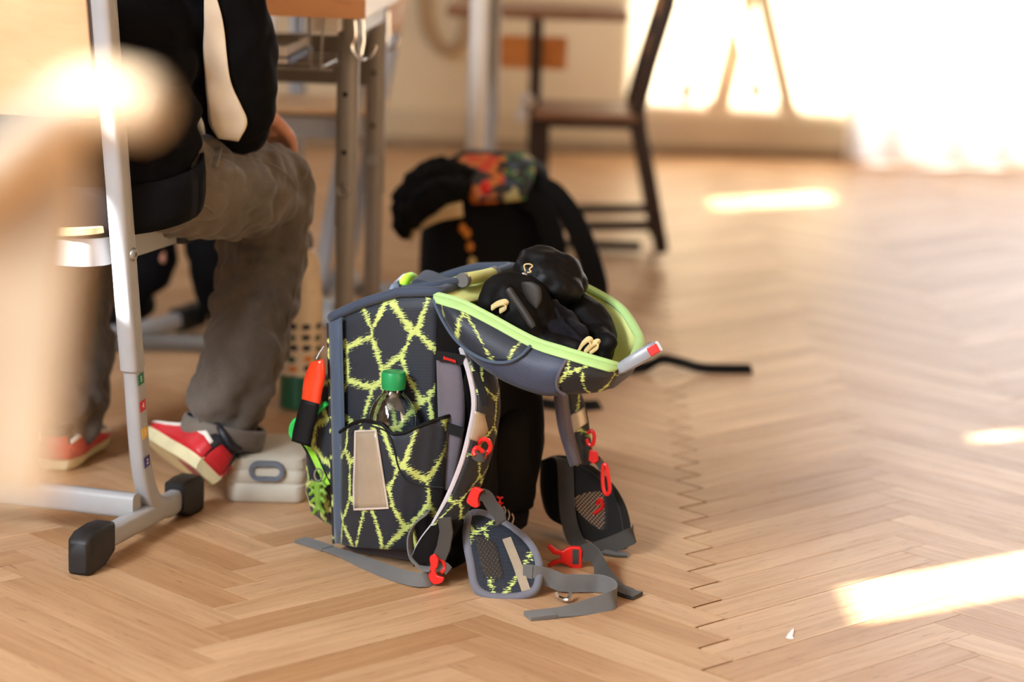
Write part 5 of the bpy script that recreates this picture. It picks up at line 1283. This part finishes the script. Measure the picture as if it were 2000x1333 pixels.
for a, y_ in (((1070, 690), 0.06), ((1098, 690), 0.055), ((1125, 694), 0.06)):
    bal(mb, [G(1045, 655, 0.07), G((1045 + a[0]) / 2, (655 + a[1]) / 2 - 4, y_), G(a[0], a[1] - 14, y_)], [0.020, 0.017, 0.013], 12)
mb.build('shell', 'glove_black', gb, remesh=0.0035, smoothn=3, disp=[('CLOUDS', 0.03, 0.008)])
rows = [[G(l_[0] + (r_[0] - l_[0]) * j / 4, l_[1] + (r_[1] - l_[1]) * j / 4, 0.032 - 0.004 * math.sin(math.pi * j / 4)) for j in range(5)] for l_, r_ in zip(lin2([(1018, 552), (1022, 572), (1034, 592), (1044, 602)], 3), lin2([(1040, 550), (1056, 562), (1058, 586), (1050, 603)], 3))]
mb = MB(); mb.surf(rows); mb.build('grip_patch', 'glove_pad', gb, solid=0.003)
mb = MB(); mb.tube([G(a, b_, 0.024) for a, b_ in lin2([(992, 564), (1004, 582), (1022, 608), (1042, 640)], 5)], [0.004] + [0.0055] * 14 + [0.004], 8); mb.build('ridge', 'glove_pad', gb)
mb = MB(); mb.strap([G(a, b_, 0.018) for a, b_ in lin2([(960, 602), (972, 594), (986, 591), (988, 599), (976, 608)], 5)], (0.2, 0.6, 0.6), 0.010, 0.0025); mb.build('loop', 'tan_lining', gb)
for pts in ([(1128, 690), (1138, 672), (1150, 663), (1154, 672), (1142, 688)], [(1146, 684), (1158, 672), (1168, 668), (1166, 678), (1152, 688)]):
    mb = MB(); mb.strap([G(a, b_, 0.022) for a, b_ in lin2(pts, 5)], (0.2, 0.6, 0.6), 0.009, 0.0025); mb.build('loop', 'tan_lining', gb)
gc = thing('winter_glove', G(1150, 690, 0.15), 'plain black glove at the buckle end of the lid', 'glove', 'winter gloves in the open lid')
mb = MB()
bal(mb, [G(1110, 600, 0.17), G(1140, 620, 0.17), G(1165, 655, 0.16), G(1172, 690, 0.13)], [0.026, 0.032, 0.030, 0.022], 16)
for a in ((1178, 700), (1160, 700), (1190, 672)): bal(mb, [G(1160, 660, 0.14), G(*a, 0.11)], [0.02, 0.013], 12)
mb.build('shell', 'glove_black', gc, remesh=0.0035, smoothn=3, disp=[('CLOUDS', 0.03, 0.008)])
hat = thing('fleece_hat', G(1110, 680, 0.11), 'crumpled navy fleece hat between the black gloves', 'hat')
mb = MB()
bal(mb, [G(1072, 610, 0.10), G(1090, 635, 0.10), G(1115, 662, 0.09), G(1128, 680, 0.085)], [0.020, 0.028, 0.026, 0.018], 16)
bal(mb, [G(1075, 640, 0.08), G(1095, 660, 0.075), G(1118, 674, 0.07)], [0.018, 0.020, 0.014], 14)
mb.build('crown', 'fleece_navy', hat, remesh=0.0035, smoothn=3, disp=[('CLOUDS', 0.02, 0.008)])
mb = MB(); mb.tube([G(a, b_, 0.062) for a, b_ in lin2([(1085, 602), (1096, 625), (1120, 648), (1138, 668), (1146, 684)], 5)], 0.0022, 6); mb.build('seam', 'fleece_navy', hat)

# ------------------------------------------------------------------ the second child, mostly hidden: dark trousers and shoes under the desk
KX = -0.98
kid = thing('person', V((KX, 5.25, 0.40)), 'second child behind the desk in dark trousers and black shoes', 'person')
def K(x, y, z): return V((KX + x, y, z))
mb = MB()
hd2 = K(0, 5.30, 1.16)
bal(mb, [K(0, 5.32, 0.60), K(0, 5.32, 0.90), K(0, 5.31, 1.04)], [0.05, 0.06, 0.04]); mb.ball(hd2, (0.078, 0.09, 0.11), 16)
mb.ball(hd2 + V((0, -0.09, -0.01)), 0.014); mb.ball(hd2 + V((0.078, 0, 0)), (0.012, 0.02, 0.03)); mb.ball(hd2 + V((-0.078, 0, 0)), (0.012, 0.02, 0.03))
sk = PD(300, 474, 4.97)
bal(mb, [K(0.14, 5.31, 0.92), K(0.18, 5.24, 0.70), K(0.20, 5.10, 0.60), sk + V((-0.01, 0.06, 0.03)), sk], [0.03, 0.03, 0.026, 0.02, 0.018])
for k in range(4): bal(mb, [sk + V((-0.02 + 0.012 * k, 0, 0)), sk + V((-0.018 + 0.014 * k, -0.035, -0.006)), sk + V((-0.014 + 0.014 * k, -0.05, -0.03))], [0.008, 0.0075, 0.006], 8, 3)
bal(mb, [K(-0.14, 5.31, 0.92), K(-0.18, 5.25, 0.72), K(-0.14, 5.12, 0.66), K(-0.08, 5.02, 0.66)], [0.03, 0.03, 0.026, 0.02])
mb.build('body', 'skin', kid, remesh=0.006, smoothn=2)
mb = MB(); mb.ball(hd2 + V((0, 0.015, 0.03)), (0.086, 0.095, 0.105), 16); mb.build('hair', 'hair', kid, remesh=0.01)
mb = MB()
for z in (0.50, 0.58, 0.68, 0.78, 0.88, 0.94): mb.ball(K(0, 5.32, z), (0.15, 0.11, 0.07), 16)
bal(mb, [K(0.14, 5.31, 0.92), K(0.18, 5.24, 0.70), K(0.20, 5.12, 0.61)], [0.055, 0.05, 0.036]); bal(mb, [K(-0.14, 5.31, 0.92), K(-0.18, 5.25, 0.72), K(-0.14, 5.14, 0.665)], [0.055, 0.05, 0.036])
mb.build('pullover', 'jacket', kid, remesh=0.008, smoothn=3)
mb = MB()
mb.ball(K(0, 5.30, 0.475), (0.15, 0.12, 0.075), 16)
bal(mb, [K(-0.02, 5.25, 0.475), K(0.10, 5.08, 0.475), PD(292, 490, 4.97), PD(262, 545, 4.95), PD(214, 606, 4.91)], [0.075, 0.068, 0.058, 0.050, 0.044])
bal(mb, [K(0.06, 5.27, 0.475), K(0.22, 5.10, 0.475), PD(408, 478, 4.94), PD(412, 540, 4.96), PD(430, 590, 5.0)], [0.075, 0.060, 0.050, 0.046, 0.042])
mb.build('trousers', 'dark_trousers', kid, remesh=0.007, smoothn=3, disp=[('CLOUDS', 0.05, 0.012)])
make_shoe(kid, PZ(168, 676, 0.003), PZ(168, 676, 0.003) + V((0.10, 0.17, 0.05)), V((0, 0.1, 1)), ('glove_black', 'glove_black', 'fleece_navy', 'glove_black'))
make_shoe(kid, PZ(445, 652, 0.003), PZ(445, 652, 0.003) + V((0.0, 0.19, 0.02)), V((0, 0, 1)), ('glove_black', 'glove_black', 'fleece_navy', 'glove_black'))
# the stool with its T-shaped foot seen between the legs
stool = thing('stool', V((-0.85, 5.22, 0)), 'grey steel stool with black capped foot under the second child', 'stool')
mb = MB(); oval_sweep(mb, [PZ(150, 664, 0.03), PZ(262, 648, 0.031), PZ(300, 640, 0.032), PZ(352, 625, 0.034)], (0, 0, 1), 0.018, 0.016, 3.2); mb.build('foot_bar', 'steel', stool)
mb = MB(); oval_sweep(mb, [PZ(344, 627, 0.034), PZ(360, 622, 0.036), PZ(388, 612, 0.036)], (0, 0, 1), 0.025, 0.020, 4.5); mb.build('rubber_cap', 'rubber', stool)
mb = MB(); oval_sweep(mb, [PZ(200, 668, 0.02), PZ(330, 668, 0.02), PZ(430, 672, 0.02)], (0, 0, 1), 0.016, 0.014, 3.2); mb.build('foot_bar', 'dark_shaded_steel', stool)
p0 = PZ(150, 664, 0.03); mb = MB(); mb.tube([p0, V((KX, 5.25, 0.2)), V((KX, 5.30, 0.38))], 0.018, 12); mb.build('column', 'steel', stool)
mb = MB(); mb.lathe([(0.10, 0.375), (0.155, 0.38), (0.16, 0.39), (0.155, 0.40)], V((KX, 5.30, 0)), seg=28); mb.build('seat', 'beech', stool)

# ------------------------------------------------------------------ the black backpack further back
M['bag_black'] = cloth('black_bag_cloth', rgb(9, 9, 10), sheen=0, rough=0.85, bump=0.2)
M['bag_fuzzy'] = cloth('black_pile', rgb(8, 7, 7), rough=0.98, scale=300, bump=0.8, sheen=0.0)
M['cream_band'] = cloth('cream_reflective_band', rgb(206, 184, 144), rough=0.5)
s = NT('colourful_print'); c = s.coord('Object')
vo = s.n('TexVoronoi'); vo.inputs['Scale'].default_value = 44; vo.inputs['Randomness'].default_value = 1.0; s.l(c, vo.inputs['Vector'])
sc = s.n('SeparateColor'); s.l(vo.outputs['Color'], sc.inputs[0]); sx_ = s.n('SeparateXYZ'); s.l(c, sx_.inputs[0])
warm = s.mix(s.math('GREATER_THAN', sc.outputs[0], 0.55), rgb(44, 34, 30), rgb(214, 118, 46)); warm = s.mix(s.math('GREATER_THAN', sc.outputs[1], 0.88), warm, rgb(214, 70, 36))
cool = s.mix(s.math('GREATER_THAN', sc.outputs[0], 0.5), rgb(36, 44, 48), rgb(62, 112, 66)); cool = s.mix(s.math('GREATER_THAN', sc.outputs[2], 0.72), cool, rgb(176, 170, 120)); cool = s.mix(s.math('GREATER_THAN', sc.outputs[1], 0.85), cool, rgb(70, 84, 110))
s.l(s.mix(s.math('GREATER_THAN', sx_.outputs[0], 0.035), warm, cool), s.b.inputs['Base Color']); s.b.inputs['Roughness'].default_value = 0.6
M['print'] = s.m
BY = 4.72
b2 = thing('school_backpack', V((-0.06, 4.80, 0)), 'black school backpack with colourful printed top standing behind the slate one', 'backpack')
b2['_org'] = (-0.06, 4.80, 0.0)
c2 = V((-0.062, 4.83, 0))
def sering(c, a, b_, z, e=3.2, n=32): return [c + V((a * math.copysign(abs(math.cos(t)) ** (2 / e), math.cos(t)), b_ * math.copysign(abs(math.sin(t)) ** (2 / e), math.sin(t)), z)) for t in [2 * math.pi * k / n for k in range(n)]]
mb = MB(); mb.loft([sering(c2, .115, .09, .004), sering(c2, .128, .105, .02), sering(c2, .132, .112, .12), sering(c2 + V((.004, 0, 0)), .134, .115, .25), sering(c2 + V((.008, 0, 0)), .130, .110, .34), sering(c2 + V((.012, 0.01, 0)), .112, .095, .395), sering(c2 + V((.015, 0.02, 0)), .07, .06, .420)]); mb.build('body', 'bag_black', b2)
mb = MB()
bal(mb, [PD(790, 448, 4.70), PD(796, 405, 4.70), PD(822, 372, 4.72), PD(862, 352, 4.74), PD(905, 360, 4.76)], [0.022, 0.034, 0.045, 0.046, 0.04], 14)
bal(mb, [PD(800, 420, 4.68), PD(850, 385, 4.68), PD(895, 372, 4.70)], [0.03, 0.034, 0.03], 14)
mb.build('lid_edge', 'bag_fuzzy', b2, remesh=0.006, smoothn=2, disp=[('CLOUDS', 0.02, 0.014)])
rows = [[PD(l_[0] + (r_[0] - l_[0]) * j / 6, l_[1] + (r_[1] - l_[1]) * j / 6, 4.675 - 0.02 * math.sin(math.pi * j / 6) + 0.14 * (1 - i / 16)) for j in range(7)] for i, (l_, r_) in enumerate(zip(lin2([(908, 302), (888, 320), (890, 345), (902, 366), (918, 392)], 4), lin2([(1022, 296), (1042, 310), (1044, 335), (1040, 356), (1030, 384)], 4)))]
mb = MB(); mb.surf(rows); mb.build('printed_lid', 'print', b2, solid=0.012)
mb = MB(); mb.ball(PD(948, 366, 4.655), (0.011, 0.006, 0.014), 12); mb.build('red_stud', 'red', b2)
rows = [[PD(l_[0] + (r_[0] - l_[0]) * j / 3, l_[1] + (r_[1] - l_[1]) * j / 3, 4.69 - 0.035 * math.sin(math.pi * 0.5 * i / 12)) for j in range(4)] for i, (l_, r_) in enumerate(zip(lin2([(798, 452), (818, 428), (856, 406), (902, 394)], 4), lin2([(799, 474), (822, 450), (860, 432), (905, 424)], 4)))]
mb = MB(); mb.surf(rows); mb.build('reflective_band', 'cream_band', b2, solid=0.003)
for k, (px, py, cc) in enumerate(((903, 446, 'orange_dot'), (912, 456, 'orange_dot'), (918, 482, 'orange_dot'), (922, 512, 'tan_lining'))):
    if 'orange_dot' not in M: M['orange_dot'] = pbr('orange_print', rgb(206, 128, 42), 0.6)
    mb = MB(); mb.ball(PD(px, py, 4.712), (0.008, 0.004, 0.011), 10); mb.build('trim_dot', cc, b2)
mb = MB(); mb.strap(cr([PD(1038, 362, 4.74), PD(1078, 376, 4.71), PD(1112, 416, 4.68), PD(1138, 470, 4.66), PD(1158, 530, 4.66), PD(1166, 580, 4.68), PD(1150, 660, 4.72)], 5), (0.85, -0.15, 0.3), 0.044, 0.012); mb.build('shoulder_strap', 'bag_black', b2)
mb = MB(); mb.strap(cr([PD(990, 372, 4.72), PD(1050, 400, 4.69), PD(1078, 450, 4.67), PD(1088, 520, 4.67), PD(1090, 600, 4.7), PD(1080, 680, 4.72)], 5), (0.9, -0.2, 0.2), 0.04, 0.012); mb.build('shoulder_strap', 'bag_black', b2)
mb = MB(); mb.strap(cr([PZ(1150, 720, 0.02), PZ(1215, 722, 0.012), PZ(1262, 716, 0.012), PZ(1292, 702, 0.030), PZ(1325, 707, 0.026), PZ(1370, 719, 0.010), PZ(1420, 721, 0.008), PZ(1468, 721, 0.008)], 5), (0, 0.8, 0.45), 0.026, 0.004); mb.build('hip_strap', 'bag_black', b2)
mb = MB(); mb.strap(cr([PZ(1020, 780, 0.02), PZ(1090, 792, 0.008), PZ(1140, 793, 0.008), PZ(1172, 792, 0.006)], 5), (0, 0.8, 0.45), 0.024, 0.004); mb.build('hip_strap', 'bag_black', b2)

# ------------------------------------------------------------------ old brown chair and little table near the back wall
M['brown_wood'] = make_wood('brown_stained_wood', rgb(34, 21, 14), rgb(48, 31, 22), rgb(66, 44, 32), 0.4, use_uv=False)
M['seat_wood'] = make_wood('brown_seat', rgb(116, 76, 52), rgb(146, 102, 74), rgb(168, 126, 96), 0.35, use_uv=False)
M['orange_wood'] = make_wood('orange_ply', rgb(176, 98, 38), rgb(214, 132, 60), rgb(230, 152, 78), 0.4, use_uv=False)
CY, CW = 6.12, 0.30
ch = thing('wooden_chair', PZ(1170, 490, 0), 'old dark brown wooden chair in profile near the back wall', 'chair')
SEC = (0.034, 0.026)
def bar(mb, path, w, d): return mb.strap([V(p) for p in path], (0, 1, 0), d, w)
for k, yy in enumerate((0.0, CW)):
    pts = [PD(1316, -60, CY), PD(1306, 10, CY), PD(1270, 125, CY), PD(1246, 214, CY), PD(1250, 258, CY), PD(1266, 340, CY), PD(1293, 494, CY)]
    mb = MB(); bar(mb, [p + V((0, yy, 0)) for p in pts], 0.036, 0.030); mb.build('rear_leg', 'brown_wood', ch, smooth=False, bevel=0.003)
    pts = [PD(1062, 232, CY), PD(1060, 340, CY), PD(1056, 495, CY)]
    mb = MB(); bar(mb, [p + V((0, yy, 0)) for p in pts], 0.030, 0.030); mb.build('front_leg', 'brown_wood', ch, smooth=False, bevel=0.003)
    mb = MB(); mb.strap([PD(1060, 442, CY) + V((0, yy, 0)), PD(1284, 440, CY) + V((0, yy, 0))], (0, 1, 0), 0.022, 0.026); mb.build('stretcher', 'brown_wood', ch, smooth=False)
    mb = MB(); mb.strap([PD(1050, 238, CY) + V((0, yy, 0)), PD(1250, 243, CY) + V((0, yy, 0))], (0, 1, 0), 0.024, 0.024); mb.build('seat_rail', 'brown_wood', ch, smooth=False)
a_, b_ = PD(1040, 226, CY), PD(1246, 229, CY); z_ = (a_.z + b_.z) / 2
mb = MB(); mb.box(V(((a_.x + b_.x) / 2, CY + CW / 2, z_)), (b_.x - a_.x, CW + 0.06, 0.018)); mb.build('seat', 'seat_wood', ch, smooth=False, bevel=0.006)
for (p1, p2) in (((1316, -60), (1296, 40)), ((1284, 80), (1271, 125))):
    q1, q2 = PD(*p1, CY), PD(*p2, CY)
    mb = MB(); mb.add([q1 + V((-.008, .012, 0)), q2 + V((-.008, .012, 0)), q2 + V((-.008, CW - .012, 0)), q1 + V((-.008, CW - .012, 0)), q1 + V((.006, .012, 0)), q2 + V((.006, .012, 0)), q2 + V((.006, CW - .012, 0)), q1 + V((.006, CW - .012, 0))], [(0, 1, 2, 3), (7, 6, 5, 4), (0, 4, 5, 1), (1, 5, 6, 2), (2, 6, 7, 3), (3, 7, 4, 0)]); mb.build('back_slat', 'orange_wood', ch, smooth=False, bevel=0.004)
mb = MB(); q = PD(1162, 478, CY + 0.15); mb.box(q, (0.24, 0.03, 0.024)); mb.build('stretcher', 'brown_wood', ch, smooth=False)
TY = 6.25
tb_ = thing('side_table', PD(1050, 300, TY) * 1.0, 'low brown table with an open book shelf beside the old chair', 'table')
p0, p1 = PD(872, 26, TY), PD(1228, 30, TY)
mb = MB(); mb.box(V(((p0.x + p1.x) / 2, TY + 0.19, (p0.z + p1.z) / 2)), (p1.x - p0.x, 0.38, 0.026)); mb.build('table_top', 'seat_wood', tb_, smooth=False, bevel=0.005)
for px in (938, 1050):
    for dy in (0.02, 0.34):
        t_ = PD(px, 40, TY) + V((0, dy, 0)); bt = V((t_.x, t_.y, 0.0))
        mb = MB(); bar(mb, [bt, V((t_.x, t_.y, p0.z - 0.012))], 0.030, 0.030); mb.build('leg', 'brown_wood', tb_, smooth=False, bevel=0.003)
q0, q1 = PD(946, 68, TY + 0.03), PD(1106, 136, TY + 0.03)
mb = MB(); mb.box(V(((q0.x + q1.x) / 2, TY + 0.03, (q0.z + q1.z) / 2)), (q1.x - q0.x, 0.018, q0.z - q1.z)); mb.build('shelf_front', 'orange_wood', tb_, smooth=False, bevel=0.003)
mb = MB(); mb.box(V(((q0.x + q1.x) / 2, TY + 0.18, q1.z + 0.008)), (q1.x - q0.x, 0.28, 0.014)); mb.build('shelf_board', 'orange_wood', tb_, smooth=False)
wc = thing('white_lump', PD(1022, 226, 6.05), 'small white crumpled lump at the front of the old chair seat', 'paper bag')  # plain white lump, kind of object unknown
mb = MB(); mb.ball(PD(1030, 196, 6.05), (0.020, 0.018, 0.02), 10); mb.ball(PD(1020, 226, 6.05), (0.018, 0.016, 0.022), 10); mb.build('bag', 'paper', wc, remesh=0.005, disp=[('CLOUDS', 0.015, 0.01)])

# white legged desk whose top is above the picture
wl0 = PD(934, 100, 5.30)
d2 = thing('school_desk', V((wl0.x - 0.23, 5.54, 0)), 'white legged desk between the black backpack and the back wall', 'desk')
wl = PD(934, 100, 5.30); wl2 = PD(960, 100, 5.78)
for (p, mt) in ((wl, 'white_lam'), (wl2, 'steel')):
    for dx in (0, -0.46):
        b_ = V((p.x + dx, p.y, 0)); mb = MB(); mb.tube([b_ + V((0, 0, .02)), b_ + V((0, 0, 0.40))], 0.0175, 16); lg = mb.build('leg', 'steel', d2)
        mb = MB(); mb.tube([b_ + V((0, 0, 0.38)), b_ + V((0, 0, 0.745))], 0.0215, 16); mb.build('leg_sleeve', mt, lg); mb = MB(); mb.lathe([(0.019, 0), (0.020, 0.012), (0.018, 0.024)], b_, seg=14); mb.build('foot', 'rubber', lg)
mb = MB(); mb.box(V(((wl.x - 0.23), 5.54, 0.762)), (0.60, 0.60, 0.032)); mb.build('desk_top', 'white_lam', d2, smooth=False, bevel=0.004)

# blackboard compass and a cable loop on the back wall
M['pale_wood'] = make_wood('pale_compass_wood', rgb(226, 204, 166), rgb(238, 220, 190), rgb(246, 232, 206), 0.5, use_uv=False)
cpn = thing('blackboard_compass', PD(1408, 192, 8.42), 'pale wooden blackboard compass with red tips hanging on the back wall', 'compass')
for (a, b_) in (((1408, -110), (1343, 168)), ((1414, -110), (1474, 166))):
    mb = MB(); mb.strap([PD(*a, 8.44), PD(*b_, 8.44)], (0, 1, 0), 0.022, 0.034); mb.build('arm', 'pale_wood', cpn, smooth=False, bevel=0.004)
for (a, b_) in (((1343, 166), (1337, 200)), ((1474, 164), (1480, 196))):
    mb = MB(); mb.tube([PD(*a, 8.44), PD(*b_, 8.44)], [0.026, 0.014], 12); mb.build('tip', 'red', cpn)
mb = MB(); mb.lathe([(0.03, 0), (0.03, 0.04)], PD(1411, -112, 8.45), (0, -1, 0), 16); mb.build('joint', 'pale_wood', cpn)
M['cable'] = pbr('brown_grey_cable', rgb(170, 140, 104), 0.6)
mb = MB(); mb.tube(cr([PD(826, -70, 8.42), PD(826, 10, 8.42), PD(836, 62, 8.42), PD(866, 98, 8.42), PD(892, 90, 8.42), PD(908, 50, 8.42), PD(910, -70, 8.42)], 6), 0.017, 10)
o = mb.build('cable_loop', 'cable'); tag(o, 'thick brownish cable loop hanging on the back wall', 'cable')

# ------------------------------------------------------------------ out-of-focus cream chair close to the lens
M['cream_wood'] = pbr('cream_lacquer', rgb(166, 146, 120), 0.5, var=0.03)
NY = 1.05
nc = thing('chair', V((-0.30, 1.10, 0)), 'cream chair back very close and blurred at the left edge', 'chair')
pth = cr([PD(268, 205, NY), PD(215, 196, NY), PD(150, 205, NY), PD(70, 262, NY), PD(-40, 350, NY), PD(-200, 420, NY + .02), PD(-480, 380, NY + .05), PD(-640, 200, NY + 0.05)], 5)
mb = MB(); mb.tube(pth, [0.0125] * 3 + [0.0135] * (len(pth) - 3), 16); mb.ball(pth[0], 0.0135, 16); mb.build('top_rail', 'cream_wood', nc)
rows = []
for t in range(10):
    py = 260 + (985 - 260) * t / 9; xr = interp([(260, 140), (400, 142), (600, 122), (800, 98), (985, 82)], py)
    rows.append([PD(xr + (-260 - xr) * j / 8, py + (90 if t == 0 else 0) * j / 8, NY + 0.012 * math.sin(math.pi * j / 8)) for j in range(9)])
mb = MB(); mb.surf(rows); mb.build('back_board', 'cream_wood', nc, solid=0.012, bevel=0.003)
for px, nm in ((-150, 'rear_leg'), (-620, 'rear_leg')):
    tp = PD(px, 430, NY + 0.02)
    mb = MB(); mb.tube([tp, V((tp.x - 0.01, tp.y + 0.01, 0.45)), V((tp.x - 0.01, tp.y - 0.03, 0.0))], [0.014, 0.016, 0.013], 12); mb.build(nm, 'cream_wood', nc)
    mb = MB(); mb.tube([V((tp.x - 0.30, tp.y + 0.1, 0.45)), V((tp.x - 0.30, tp.y + 0.1, 0.0))], [0.016, 0.013], 12); mb.build('front_leg', 'cream_wood', nc)
tp = PD(-380, 430, NY); mb = MB(); mb.box(V((tp.x - 0.16, tp.y + 0.05, 0.455)), (0.36, 0.34, 0.02)); mb.build('seat', 'cream_wood', nc, smooth=False, bevel=0.006)

# a scrap of paper on the floor
mb = MB(); o_ = [(1535, 1247), (1539, 1240), (1547, 1231), (1551, 1230), (1550, 1237), (1548, 1243), (1550, 1249), (1541, 1249)]
mb.prism([PZ(a, b_, 0.0006) for a, b_ in o_], (0, 0, 0.0012)); o = mb.build('paper_scrap', 'white_print', smooth=False); tag(o, 'tiny white scrap of paper on the parquet', 'paper scrap')

for o in bpy.data.objects:                    # working notes of the builder, not part of the scene
    if '_org' in o: del o['_org']
